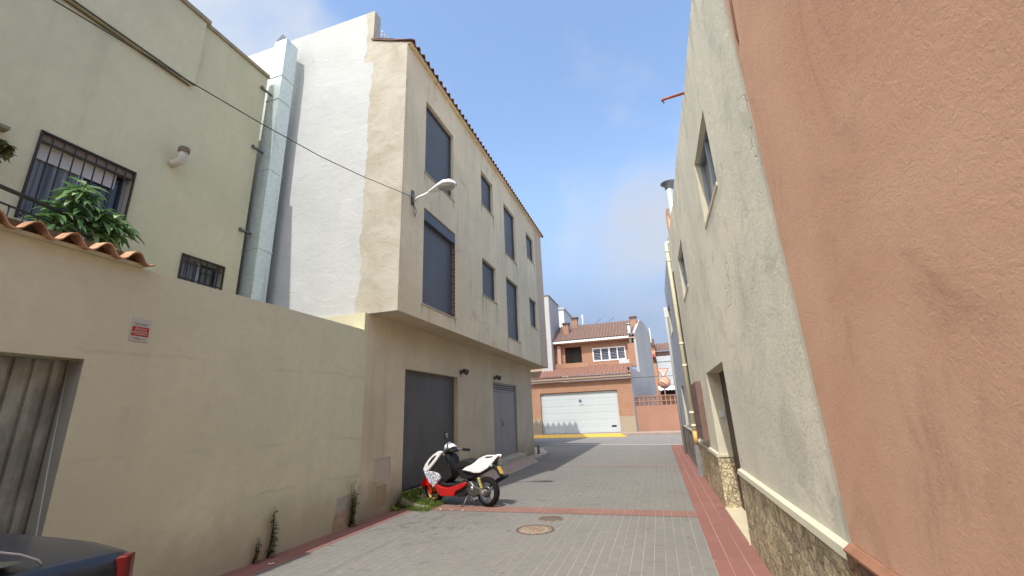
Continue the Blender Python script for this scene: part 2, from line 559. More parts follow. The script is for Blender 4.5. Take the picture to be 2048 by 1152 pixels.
# metals, plastics, paints
k = NT('mat_galvanised', .42, .55, .5)
p = k.pos(local=True)
v = k.n('ShaderNodeTexVoronoi')
v.inputs['Scale'].default_value = 22
k.link(p, v.inputs['Vector'])
sp = k.n('ShaderNodeSeparateColor')
k.link(v.outputs['Color'], sp.inputs[0])
c = k.mix(sp.outputs[0], lin(196, 210, 212), lin(212, 224, 224))
c = k.mix(k.math('MULTIPLY', k.ramp(k.noise(k.pos((3, 3, .4), local=True), 2, 5), .5, .7), .3), c, lin(150, 158, 160))
k.col(c)
M_galv = k.m
M_shutter = simple('mat_shutter_slate', lin(102, 107, 116), .45, .1, .4, .05, 2)
M_frame = simple('mat_slate_frame', lin(86, 90, 98), .5, .1, .4, .05, 3)
M_door_dark = simple('mat_charcoal_door', lin(94, 92, 90), .55, .1, .4, .12, 1.2)
M_door_grey = simple('mat_grey_steel_door', lin(138, 138, 137), .5, .2, .4, .06, 2)
M_black = simple('mat_black_iron', lin(58, 54, 52), .6, .2, .3)
M_blackp = simple('mat_black_plastic', lin(34, 34, 36), .55, 0, .4)
M_rubber = simple('mat_rubber', lin(28, 28, 29), .85, 0, .2)
M_alu = simple('mat_brushed_aluminium', lin(186, 188, 190), .35, .85, .5)
M_steel = simple('mat_dark_steel', lin(110, 108, 106), .4, .7, .5)
M_gold = simple('mat_gold_anodised', lin(190, 160, 96), .4, .6, .5)
M_yelmet = simple('mat_yellow_spring', lin(226, 206, 120), .4, .1, .5)
M_white = simple('mat_white_gloss', lin(236, 236, 236), .3, 0, .5, .03)
M_whitep = simple('mat_white_enamel', lin(238, 240, 238), .4, 0, .5, .03)
M_redg = simple('mat_red_gloss', lin(226, 26, 24), .28, 0, .5, .05)
M_redm = simple('mat_red_plastic', lin(178, 36, 36), .4, 0, .5, .05)
M_pvc = simple('mat_cream_pvc', lin(246, 236, 204), .45, 0, .4, .04)
M_pvcw = simple('mat_white_pvc', lin(214, 216, 216), .45, 0, .4, .04)
M_pvco = simple('mat_orange_pvc', lin(226, 176, 108), .5, 0, .4, .05)
M_iron = simple('mat_grey_cast_iron', lin(140, 144, 150), .5, .3, .4, .1)
M_rust = simple('mat_rusty_iron', lin(168, 96, 72), .85, .2, .2, .2, 20)
M_wood = simple('mat_dark_wood', lin(74, 60, 54), .6, 0, .3, .2, 8)
M_brown = simple('mat_brown_metal', lin(120, 96, 88), .6, 0, .3, .1, 5)
M_marble = simple('mat_cream_marble', lin(212, 200, 172), .35, 0, .5, .05, 3)
M_sticker = simple('mat_sticker_white', lin(186, 184, 172), .5, 0, .3, .05, 30)
M_stickred = simple('mat_sticker_red', lin(176, 44, 48), .5, 0, .3, .06, 30)
M_stickdark = simple('mat_sticker_ink', lin(96, 74, 78), .6, 0, .3, .06, 30)
M_signred = simple('mat_sign_red', lin(196, 96, 80), .5, 0, .3, .1, 9)
M_signwhite = simple('mat_sign_white', lin(226, 220, 208), .5, 0, .3, .05, 9)
M_signrust = simple('mat_sign_faded', lin(206, 150, 128), .6, 0, .3, .2, 7)
M_blueink = simple('mat_blue_ink', lin(92, 116, 156), .5, 0, .3)
M_greyink = simple('mat_grey_ink', lin(150, 156, 172), .5, 0, .3)
M_plate = simple('mat_yellow_plate', lin(204, 162, 70), .5, 0, .4)
M_cable = simple('mat_cable', lin(74, 71, 68), .7, 0, .3)
M_lens = simple('mat_lamp_lens', lin(176, 176, 170), .25, 0, .5, .05)
M_gdoor = simple('mat_sectional_door', lin(196, 204, 206), .45, 0, .4, .02, 1)
M_pot = simple('mat_terracotta_pot', lin(176, 108, 80), .8, 0, .2)
M_manhole = None

k = NT('mat_window_glass', .08, 0, .7)
k.col(lin(44, 52, 60))
M_glass = k.m
k = NT('mat_curtain', .9, 0, .1)
ps = k.pos((1, 9, .2))
k.col(k.mix(k.ramp(k.noise(ps, 2.5, 4), .35, .65), lin(92, 100, 108), lin(146, 154, 160)))
M_curtain = k.m
M_interior = simple('mat_dark_interior', lin(58, 56, 54), .9)
M_roller = simple('mat_roller_blind', lin(206, 204, 204), .6, 0, .3, .05)
M_winalu = simple('mat_window_alu', lin(150, 158, 168), .4, .3, .5)

# corrugated galvanised gate with dirt
k = NT('mat_corrugated_gate', .5, .35, .4)
p = k.pos((1, 1, .5))
c = k.mix(k.ramp(k.noise(p, 5, 7, .65), .35, .65), lin(132, 134, 126), lin(168, 170, 160))
c = k.mix(k.math('MULTIPLY', k.ramp(k.noise(k.pos((5, 5, .35)), 1.5, 6), .5, .7), .6), c, lin(92, 92, 86))
k.col(c)
M_gate = k.m

# cast iron covers
k = NT('mat_cast_cover', .75, .3, .3)
p = k.pos(local=True)
c = k.mix(k.ramp(k.noise(p, 30, 5), .4, .6), lin(170, 154, 134), lin(134, 116, 100))
k.col(c)
ch = k.n('ShaderNodeTexVoronoi')
ch.inputs['Scale'].default_value = 26
k.link(p, ch.inputs['Vector'])
k.bump(ch.outputs['Distance'], .01)
M_cover = k.m
M_drain = simple('mat_dark_cover', lin(112, 98, 90), .8, .3, .3, .15, 30)

# decal-covered scooter shield: light grey with scattered dark sponsor-like marks
k = NT('mat_sticker_shield', .35, 0, .5)
p = k.pos(local=True)
c = k.mix(k.ramp(k.noise(k.pos((1, 1, 1.6), local=True), 34, 3, .6), .53, .56), lin(206, 212, 222), lin(96, 98, 116))
c = k.mix(k.ramp(k.noise(k.pos((1, 1, 1.3), (4, 0, 0), local=True), 17, 2, .5), .63, .65), c, lin(168, 100, 112))
k.col(c)
M_decal = k.m

k = NT('mat_car_paint', .38, .1, .4)
k.col(lin(30, 35, 46))
k.b.inputs['Coat Weight'].default_value = .3
k.b.inputs['Coat Roughness'].default_value = .05
M_car = k.m
k = NT('mat_car_glass', .05, 0, .9)
k.col(lin(50, 54, 52))
k.b.inputs['Coat Weight'].default_value = .6
M_carglass = k.m
k = NT('mat_tail_lamp', .18, 0, .6)
k.col(lin(100, 18, 22))
M_tail = k.m


def leafmat(name, a, b, c_):
    k = NT(name, .42, 0, .45)
    oi = k.n('ShaderNodeNewGeometry')
    rnd = oi.outputs['Random Per Island']
    c = k.mix(rnd, a, b)
    c = k.mix(k.ramp(rnd, .8, .95), c, c_)
    k.col(c)
    k.b.inputs['Subsurface Weight'].default_value = 0
    tr = k.n('ShaderNodeBsdfTranslucent')
    k.link(c, tr.inputs['Color'])
    mx = k.n('ShaderNodeMixShader')
    mx.inputs[0].default_value = .3
    k.link(k.b.outputs[0], mx.inputs[1])
    k.link(tr.outputs[0], mx.inputs[2])
    k.link(mx.outputs[0], k.t.nodes['Material Output'].inputs[0])
    return k.m


M_leaf = leafmat('mat_glossy_leaf', lin(86, 122, 70), lin(132, 168, 106), lin(196, 214, 168))
M_leaf2 = leafmat('mat_olive_leaf', lin(92, 98, 56), lin(122, 124, 70), lin(150, 150, 96))
M_weed = leafmat('mat_weed_leaf', lin(60, 76, 36), lin(98, 112, 54), lin(128, 136, 80))
M_grass = leafmat('mat_grass_blade', lin(84, 108, 44), lin(122, 142, 66), lin(170, 176, 100))
M_dryweed = leafmat('mat_dry_weed', lin(70, 72, 44), lin(96, 94, 58), lin(118, 112, 70))
M_stem = simple('mat_stem', lin(98, 92, 62), .8)

# ------------------------------------------------------------------ mesh helpers


class MB:
    def __init__(s):
        s.v = []
        s.f = []
        s.sm = set()

    def add(s, vs, fs, smooth=False):
        o = len(s.v)
        s.v += [Vector(x) for x in vs]
        if smooth:
            s.sm |= set(range(len(s.f), len(s.f) + len(fs)))
        s.f += [tuple(i + o for i in f) for f in fs]
        return s

    def box(s, x0, x1, y0, y1, z0, z1):
        x0, x1 = sorted((x0, x1)); y0, y1 = sorted((y0, y1)); z0, z1 = sorted((z0, z1))
        return s.add([(x0, y0, z0), (x1, y0, z0), (x1, y1, z0), (x0, y1, z0), (x0, y0, z1), (x1, y0, z1), (x1, y1, z1), (x0, y1, z1)],
                     [(0, 3, 2, 1), (4, 5, 6, 7), (0, 1, 5, 4), (1, 2, 6, 5), (2, 3, 7, 6), (3, 0, 4, 7)])

    def quad(s, a, b, c, d):
        return s.add([a, b, c, d], [(0, 1, 2, 3)])

    def prism(s, pts, axis, a, b, smooth=False):
        """polygon pts in the plane normal to axis, extruded from a to b"""
        def P(p, t):
            if axis == 0:
                return (t, p[0], p[1])
            if axis == 1:
                return (p[0], t, p[1])
            return (p[0], p[1], t)
        n = len(pts)
        vs = [P(p, a) for p in pts] + [P(p, b) for p in pts]
        fs = [tuple(range(n))[::-1], tuple(range(n, 2 * n))] + [(i, (i + 1) % n, (i + 1) % n + n, i + n) for i in range(n)]
        return s.add(vs, fs, smooth)

    def puff(s, pts, axis, a, b, inset=.02, k=3):
        """extruded polygon with rounded rims"""
        n = len(pts)
        cx = sum(p[0] for p in pts) / n
        cy = sum(p[1] for p in pts) / n
        nrm = []
        for i in range(n):
            p0, p1, p2 = Vector(pts[i - 1]), Vector(pts[i]), Vector(pts[(i + 1) % n])
            d1 = (p1 - p0).normalized(); d2 = (p2 - p1).normalized()
            t = d1 + d2
            if t.length < 1e-6:
                t = d1
            t.normalize()
            nrm.append(Vector((-t.y, t.x)))
        area = sum(pts[i - 1][0] * pts[i][1] - pts[i][0] * pts[i - 1][1] for i in range(n))
        sg = 1 if area > 0 else -1
        rings = []
        seq = []
        for j in range(k + 1):
            th = PI / 2 * j / k
            seq.append((inset * (1 - math.sin(th)), inset * (1 - math.cos(th))))
        dirn = 1 if b > a else -1
        lev = [(i_, a + dirn * o_) for i_, o_ in seq] + [(i_, b - dirn * o_) for i_, o_ in reversed(seq)]
        vs = []
        for ins, t in lev:
            for i in range(n):
                q = Vector(pts[i]) + nrm[i] * ins * sg
                if axis == 0:
                    vs.append((t, q.x, q.y))
                elif axis == 1:
                    vs.append((q.x, t, q.y))
                else:
                    vs.append((q.x, q.y, t))
        m_ = len(lev)
        fs = [tuple(range(n))[::-1], tuple(range((m_ - 1) * n, m_ * n))]
        for j in range(m_ - 1):
            for i in range(n):
                fs.append((j * n + i, j * n + (i + 1) % n, (j + 1) * n + (i + 1) % n, (j + 1) * n + i))
        o = len(s.f)
        s.add(vs, fs)
        s.sm |= set(range(o + 2, len(s.f)))
        return s

    def tube(s, pts, r, n=10, cap=True):
        pts = [Vector(p) for p in pts]
        if not hasattr(r, '__len__'):
            r = [r] * len(pts)
        vs = []
        up = None
        for i, p in enumerate(pts):
            if i == 0:
                t = pts[1] - p
            elif i == len(pts) - 1:
                t = p - pts[i - 1]
            else:
                t = (pts[i + 1] - p).normalized() + (p - pts[i - 1]).normalized()
            t.normalize()
            if up is None:
                a = Vector((0, 0, 1)) if abs(t.z) < .9 else Vector((1, 0, 0))
                up = t.cross(a).normalized()
            up = (up - t * up.dot(t)).normalized()
            w = t.cross(up)
            for j in range(n):
                th = 2 * PI * j / n
                vs.append(p + (up * math.cos(th) + w * math.sin(th)) * r[i])
        fs = []
        for i in range(len(pts) - 1):
            for j in range(n):
                fs.append((i * n + j, i * n + (j + 1) % n, (i + 1) * n + (j + 1) % n, (i + 1) * n + j))
        s.add(vs, fs, True)
        if cap:
            o = len(s.v) - len(vs)
            s.f.append(tuple(o + j for j in range(n))[::-1])
            s.f.append(tuple(o + (len(pts) - 1) * n + j for j in range(n)))
        return s

    def lathe(s, prof, c, axis, n=24, smooth=True):
        """profile (radius, offset) revolved about an axis vector through c"""
        ax = Vector(axis).normalized()
        a = Vector((0, 0, 1)) if abs(ax.z) < .9 else Vector((1, 0, 0))
        u = ax.cross(a).normalized()
        w = ax.cross(u)
        c = Vector(c)
        vs = []
        for r_, o in prof:
            for j in range(n):
                th = 2 * PI * j / n
                vs.append(c + ax * o + (u * math.cos(th) + w * math.sin(th)) * r_)
        fs = []
        for i in range(len(prof) - 1):
            for j in range(n):
                fs.append((i * n + j, i * n + (j + 1) % n, (i + 1) * n + (j + 1) % n, (i + 1) * n + j))
        return s.add(vs, fs, smooth)


OFF = {}


def col_link(o):
    sc.collection.objects.link(o)


def thing(name, label, cat, loc=(0, 0, 0), rotz=0.0, group=None):
    o = bpy.data.objects.new(name, None)
    col_link(o)
    o.location = loc
    o.rotation_euler = (0, 0, rotz)
    o.empty_display_size = .2
    OFF[o.name] = (Vector(loc), rotz)
    tag(o, label, cat, group)
    return o


def tag(o, label=None, cat=None, group=None, kind=None):
    if label: o['label'] = label
    if cat: o['category'] = cat
    if group: o['group'] = group
    if kind: o['kind'] = kind
    return o


def part(name, mb, mat, parent=None, local=False, label=None, bevel=0, fix=True):
    """one mesh object; vertices given in world space unless local"""
    off, rz = OFF.get(parent.name, (Vector(), 0)) if parent else (Vector(), 0)
    if parent and not local:
        Mi = Matrix.Rotation(-rz, 3, 'Z')
        vs = [Mi @ (v - off) for v in mb.v]
    else:
        vs = mb.v
    me = bpy.data.meshes.new(name)
    me.from_pydata([tuple(v) for v in vs], [], mb.f)
    if mb.sm:
        for i in mb.sm:
            if i < len(me.polygons):
                me.polygons[i].use_smooth = True
    if fix:
        b = bmesh.new()
        b.from_mesh(me)
        bmesh.ops.recalc_face_normals(b, faces=b.faces)
        b.to_mesh(me)
        b.free()
    me.materials.append(mat)
    o = bpy.data.objects.new(name, me)
    col_link(o)
    if bevel:
        md = o.modifiers.new('bevel', 'BEVEL')
        md.width = bevel
        md.segments = 2
        md.limit_method = 'ANGLE'
    if parent:
        o.parent = parent
        OFF[o.name] = (off, rz)
    if label:
        o['label'] = label
    return o


def solo(name, mb, mat, label, cat, group=None, kind=None, bevel=0, fix=True):
    o = part(name, mb, mat, None, bevel=bevel, fix=fix)
    tag(o, label, cat, group, kind)
    return o


def struct(name, mb, mat):
    o = part(name, mb, mat)
    o['kind'] = 'structure'
    return o


def sheet_x(mb, x, y0, y1, z0, z1, rects, depth, sgn=-1, top=None, jitter=0):
    """vertical wall face at plane x with rectangular openings (y0,y1,z0,z1); reveals go to x+sgn*depth.
    top: optional list of (y,z) for a sloping top edge"""
    ys = sorted({y0, y1} | {r[0] for r in rects} | {r[1] for r in rects})
    zs = sorted({z0, z1} | {r[2] for r in rects} | {r[3] for r in rects})
    for i in range(len(ys) - 1):
        for j in range(len(zs) - 1):
            cy, cz = (ys[i] + ys[i + 1]) / 2, (zs[j] + zs[j + 1]) / 2
            if any(r[0] < cy < r[1] and r[2] < cz < r[3] for r in rects):
                continue
            mb.quad((x, ys[i], zs[j]), (x, ys[i + 1], zs[j]), (x, ys[i + 1], zs[j + 1]), (x, ys[i], zs[j + 1]))
    for r in rects:
        d = r[4] if len(r) > 4 else depth
        x2 = x + sgn * d
        a, b, c, e = r[:4]
        mb.quad((x, a, c), (x, a, e), (x2, a, e), (x2, a, c))
        mb.quad((x, b, c), (x, b, e), (x2, b, e), (x2, b, c))
        mb.quad((x, a, e), (x, b, e), (x2, b, e), (x2, a, e))
        if c > .01:
            mb.quad((x, a, c), (x, b, c), (x2, b, c), (x2, a, c))
    return mb


def tiles(mb, a, b, up, length, pitch=.22, rad=.075, rowlen=.36, thick=.016, seg=8, lift=.018):
    """barrel tiled slope: eave from a to b, rising along up for length"""
    a, b, up = Vector(a), Vector(b), Vector(up).normalized()
    e = (b - a)
    W = e.length
    e.normalize()
    nrm = e.cross(up).normalized()
    if nrm.z < 0:
        nrm = -nrm
    nt = max(1, round(W / pitch))
    pt = W / nt
    prof = []
    for i in range(nt):
        for j in range(seg):
            t = j / seg
            if t < .62:
                h = math.sin(PI * t / .62) * rad
            else:
                h = -math.sin(PI * (t - .62) / .38) * rad * .30
            prof.append((pt * (i + t), h))
    prof.append((W, 0))
    nr = max(1, math.ceil(length / rowlen))
    rl = length / nr
    n = len(prof)
    rows = []
    for r_ in range(nr):
        for s0, l in ((r_ * rl, lift), ((r_ + 1) * rl, 0.0)):
            rows.append([a + e * u + up * s0 + nrm * (h + l) for u, h in prof])
    vs = [p for row in rows for p in row]
    fs = []
    for i in range(len(rows) - 1):
        for j in range(n - 1):
            fs.append((i * n + j, i * n + j + 1, (i + 1) * n + j + 1, (i + 1) * n + j))
    o = len(mb.f)
    mb.add(vs, fs)
    # eave thickness
    low = [p - nrm * thick for p in rows[0]]
    lowb = [p - nrm * thick for p in rows[1]]
    mb.add(rows[0] + low, [(j, j + 1, n + j + 1, n + j) for j in range(n - 1)])
    mb.add(low + lowb, [(j, n + j, n + j + 1, j + 1) for j in range(n - 1)])
    return mb


def text_mesh(txt, size, origin, ux, uy, depth=.002):
    """letters as a mesh: origin is the centre, ux/uy the writing axes"""
    cu = bpy.data.curves.new('lettering', 'FONT')
    cu.body = txt
    cu.size = size
    cu.align_x = 'CENTER'
    cu.align_y = 'CENTER'
    cu.extrude = depth
    ob = bpy.data.objects.new('lettering', cu)
    col_link(ob)
    dg = bpy.context.evaluated_depsgraph_get()
    me = bpy.data.meshes.new_from_object(ob.evaluated_get(dg))
    ux, uy = Vector(ux).normalized(), Vector(uy).normalized()
    uz = ux.cross(uy)
    o = Vector(origin)
    mb = MB()
    mb.add([o + ux * v.co.x + uy * v.co.y + uz * v.co.z for v in me.vertices], [tuple(p.vertices) for p in me.polygons])
    bpy.data.objects.remove(ob)
    bpy.data.meshes.remove(me)
    return mb


def slats(mb, x, y0, y1, z0, z1, pitch=.045, d=.008):
    n = max(2, int((z1 - z0) / pitch))
    h = (z1 - z0) / n
    vs = []
    for i in range(n):
        za, zb = z0 + i * h, z0 + (i + 1) * h
        for z, xx in ((za, x), (za + h * .3, x + d), (za + h * .75, x + d), (zb, x)):
            vs += [(xx, y0, z), (xx, y1, z)]
    fs = [(2 * i, 2 * i + 1, 2 * i + 3, 2 * i + 2) for i in range(len(vs) // 2 - 1)]
    return mb.add(vs, fs)


def leaf(mb, base, d, length, width, droop=.3, fold=.15):
    """long pointed leaf with a midrib fold and a droop"""
    d = Vector(d).normalized()
    side = d.cross(Vector((0, 0, 1)))
    if side.length < .05:
        side = Vector((1, 0, 0))
    side.normalize()
    up = side.cross(d).normalized()
    base = Vector(base)
    vs = []
    prof = ((0, .12), (.25, .8), (.55, 1), (.8, .6), (1, .02))
    for t, w in prof:
        c = base + d * length * t - Vector((0, 0, 1)) * droop * length * t * t
        vs += [c - side * width * w * .5 + up * fold * width * w, c, c + side * width * w * .5 + up * fold * width * w]
    fs = []
    for i in range(len(prof) - 1):
        a = 3 * i
        fs += [(a, a + 1, a + 4, a + 3), (a + 1, a + 2, a + 5, a + 4)]
    mb.add(vs, fs, True)

# ------------------------------------------------------------------ the ground
XL, XR = -4.64, 0.84
mb = MB()
mb.quad((-400, -400, -.03), (400, -400, -.03), (400, 400, -.03), (-400, 400, -.03))
struct('ground', mb, M_terrain)
mb = MB()
mb.quad((-4.9, -14, 0), (1.1, -14, 0), (1.1, 21.6, 0), (-4.9, 23.1, 0))
mb.quad((-4.9, 16.7, 0), (-4.9, 23.1, 0), (-9.5, 24.2, 0), (-9.5, 16.9, 0))
struct('paved_street', mb, M_pave)
mb = MB()
mb.quad((XL - .1, -14, .004), (-4.27, -14, .004), (-4.27, 7.44, .004), (XL - .1, 7.44, .004))
mb.quad((.35, -14, .004), (1.0, -14, .004), (1.0, 21.6, .004), (.35, 21.75, .004))
struct('red_paving_strip', mb, M_redpave)
mb = MB()
mb.quad((-4.27, 7.38, .004), (.35, 7.38, .004), (.35, 7.80, .004), (-4.27, 7.80, .004))
struct('red_cross_band', mb, pavers('mat_faded_red_pavers', lin(144, 110, 99), lin(138, 105, 95), lin(176, 154, 140), lin(116, 84, 76), .115, .23, .8, .3))
mb = MB()
mb.quad((-4.2, 13.6, .004), (.35, 13.6, .004), (.35, 14.05, .004), (-4.2, 14.05, .004))
mb.quad((-4.64, 7.84, .004), (-4.25, 7.84, .004), (-4.25, 12.4, .004), (-4.64, 12.4, .004))
struct('dusty_paving_strip', mb, M_pinkpave)
mb = MB()
mb.quad((-40, 31.3, -.004), (1.1, 21.4, -.004), (60, 7.2, -.004), (60, 32, -.004))
mb.add([(-40, 31.3, -.004), (60, 32, -.004), (60, 20, -.004), (40, 28.4, -.004), (-40, 40, -.004)], [(0, 1, 4)])
mb.quad((-40, 31.3, -.008), (60, 7, -.008), (60, 34, -.008), (-40, 37, -.008))
struct('cross_road', mb, M_asphalt)
mb = MB()
mb.quad((-12, 24.72, .006), (3, 21.2, .006), (3, 21.42, .006), (-12, 24.94, .006))
struct('pale_gutter_line', mb, M_kerbline)
# corner pavement at the foot of the tall building
mb = MB()
mb.prism([(-4.64, 15.0), (-4.25, 15.6), (-4.2, 17.2), (-5.0, 19.6), (-6.4, 21.2), (-12, 22.4), (-12, 16.8), (-4.64, 16.8)], 2, 0, .10)
struct('corner_pavement', mb, M_conc)
# far pavement with a dropped yellow kerb
mb = MB()
mb.prism([(-30, 33.9), (-9.2, 31.9), (-2.6, 31.1), (8, 30.3), (20, 30), (20, 36), (-30, 36)], 2, 0, .12)
struct('far_pavement', mb, M_pavement)
mb = MB()
mb.quad((-8.9, 30.3, .0), (-2.2, 29.5, .0), (-2.55, 31.12, .128), (-8.9, 31.88, .128))
mb.quad((-8.9, 30.3, 0), (-8.9, 31.88, .128), (-9.0, 31.88, 0), (-9.0, 30.9, 0))
mb.quad((-2.2, 29.5, 0), (-2.55, 31.12, .128), (-2.3, 31.08, .0), (-2.1, 30.5, 0))
struct('yellow_kerb', mb, M_yel)

# ------------------------------------------------------------------ left: garden wall with its gate
gw = thing('garden_wall', 'long plain beige rendered garden wall along the left of the street, with a metal gate', 'garden wall', (XL, 3, 0))
mb = MB()
GY0, GY1, GZ = .1, 2.42, 2.115
sheet_x(mb, XL, -10, 6.2, 0, 3.03, [(GY0, GY1, 0, GZ)], .24)
xb = XL - .24
mb.quad((XL, -10, 3.03), (XL, 6.2, 3.03), (xb, 6.2, 3.03), (xb, -10, 3.03))
for a, b, c, d in ((-10, GY0, 0, 3.03), (GY1, 6.2, 0, 3.03), (GY0, GY1, GZ, 3.03)):
    mb.quad((xb, a, c), (xb, b, c), (xb, b, d), (xb, a, d))
mb.quad((XL, -10, 0), (XL, -10, 3.03), (xb, -10, 3.03), (xb, -10, 0))
# end pier rising to the jetty
mb.box(-9.0, XL + .004, 6.2, 6.297, 0, 3.335)
part('wall', mb, M_wallgreen, gw)
mb = MB()
x = XL - .225
ribs = []
y = GY0
while y < 2.40:
    ribs += [(y, .02), (y + .012, .0), (y + .020, .0), (y + .030, .022), (y + .070, .026), (y + .108, .022)]
    y += .122
ribs.append((y, 0))
vs = []
for yy, d in ribs:
    vs += [(x + d, min(yy, 2.412), 0.03), (x + d, min(yy, 2.412), 2.11)]
mb.add(vs, [(2 * i, 2 * i + 2, 2 * i + 3, 2 * i + 1) for i in range(len(ribs) - 1)])
gate = part('gate', mb, M_gate, gw)
mb = MB()
yr = GY1 - .003
mb.add([(-4.838, yr, 2.09), (-4.832, yr, 2.09), (-4.765, yr, 1.35), (-4.700, yr, .78), (-4.650, yr, .2), (-4.672, yr, .2), (-4.716, yr, .78), (-4.782, yr, 1.35)], [(0, 1, 2, 7), (7, 2, 3, 6), (6, 3, 4, 5)])  # slit of light beside the gate, put in as a pale wedge
part('light_slit', mb, M_pvcw, gate, label='thin pale strip standing for light through the gate gap, widening downwards')
mb = MB()
mb.quad((XL - .004, yr + .001, 0), (XL - .22, yr + .001, 0), (XL - .22, yr + .001, 2.10), (XL - .004, yr + .001, 2.10))
part('jamb', mb, simple('mat_grey_jamb', lin(150, 150, 140), .8, 0, .2, .08, 3), gate)
mb = MB()
mb.puff([(1.98, .80), (2.02, .82), (2.06, .97), (2.04, 1.03), (2.0, .94)], 0, x + .024, x + .04, .005)
part('handle', mb, M_black, gate)
# tile coping
mb = MB()
tiles(mb, (-4.52, -10 + .005, 3.068), (-4.52, 2.74, 3.068), (-1, 0, .12), .38, .2407, .078, .38, .014, 14, 0)
part('tile_coping', mb, M_tile, gw)
mb = MB()
mb.box(-4.86, -4.60, -10, 2.70, 3.031, 3.062)
part('coping_bed', mb, M_wallgreen, gw)
mb = MB()
mb.box(-4.87, -4.66, -10, 2.69, 3.063, 3.150)  # dark block added under the tiles for the shade in their hollows
part('hollow_shade', mb, simple('mat_hollow_shade', lin(96, 84, 72), .95, 0, .1, .2, 12), gw)
# exposed brick and cement patch at the wall foot
mb = MB()
mb.prism([(5.72, .02), (5.75, .20), (5.92, .33), (6.12, .30), (6.15, .05)], 0, XL, XL + .006)
part('bare_brick_patch', mb, simple('mat_bare_brick_patch', lin(168, 146, 126), .9, 0, .1, .15, 12, .004), gw)
mb = MB()
mb.prism([(5.78, .24), (5.80, .44), (6.1, .46), (6.12, .26)], 0, XL + .001, XL + .009)
part('cement_patch', mb, simple('mat_cement_patch', lin(168, 160, 150), .9, 0, .1, .1, 12, .004), gw)

# alarm sign
al = thing('alarm_sign', 'small faded red and white alarm notice fixed high on the beige garden wall', 'sign', (XL, 2.78, 2.42))
mb = MB()
mb.puff([(2.715, 2.325), (2.875, 2.325), (2.875, 2.545), (2.715, 2.545)], 0, XL, XL + .008, .003)
part('board', mb, M_sticker, al)
mb = MB()
mb.box(XL + .008, XL + .0095, 2.722, 2.868, 2.372, 2.462)
part('red_panel', mb, M_stickred, al)
mb = text_mesh('Alarma', .036, (XL + .0105, 2.797, 2.442), (0, 1, 0), (0, 0, 1), .0008)
for z in (2.418, 2.404, 2.390):
    mb.box(XL + .0095, XL + .0105, 2.745, 2.855, z - .0025, z + .0025)
mb.prism([(2.722, 2.405), (2.752, 2.417), (2.745, 2.405), (2.728, 2.398)], 0, XL + .0095, XL + .0108)
part('white_lettering', mb, M_sticker, al)
mb = MB()
for z, a, b in ((2.492, 2.73, 2.865), (2.478, 2.735, 2.85), (2.352, 2.735, 2.80), (2.344, 2.76, 2.86)):
    if z == 2.352:
        part('small_print', mb, M_stickdark, al)
        mb = MB()
    yy = a
    while yy < b:
        w = random.uniform(.006, .014)
        mb.box(XL + .008, XL + .009, yy, min(b, yy + w), z - .003, z + .003)
        yy += w + .004
part('small_print', mb, M_stickdark, al)

# ------------------------------------------------------------------ left: yellowish house behind the garden wall
YX = -7.05
YE = 5.66
hs = thing('house', 'tall cream-green house set back behind the garden wall, with a barred window', 'house', (YX, 0, 0))
W1 = (2.67, 3.74, 4.02, 5.24, .16)
W2 = (4.63, 5.36, 3.55, 4.255, .14)
mb = MB()
sheet_x(mb, YX, -12, YE, 0, 8.62, [W1, W2, (-1.6, -.5, 3.2, 5.2, .16), (-1.6, -.4, 6.2, 7.4, .16)], .16)
mb.quad((YX, YE, 0), (YX, YE, 8.62), (-15, YE, 8.62), (-15, YE, 0))
mb.quad((YX, -12, 0), (YX, -12, 8.62), (-15, -12, 8.62), (-15, -12, 0))
mb.quad((YX, -12, 8.62), (YX, YE, 8.62), (-15, YE, 8.62), (-15, -12, 8.62))
part('wall', mb, M_yellow, hs)
mb = MB()
mb.box(YX, YX + .07, -12, 4.25, 7.24, 8.62)
part('upper_band', mb, M_yellow, hs)
mb = MB()
mb.box(YX - .2, YX + .11, -12, 4.30, 8.622, 8.70)
mb.box(YX - .2, YX + .04, 4.30, YE + .02, 8.622, 8.69)
part('parapet_cap', mb, simple('mat_parapet_cap', lin(150, 140, 118), .9, 0, .2, .15, 6), hs)


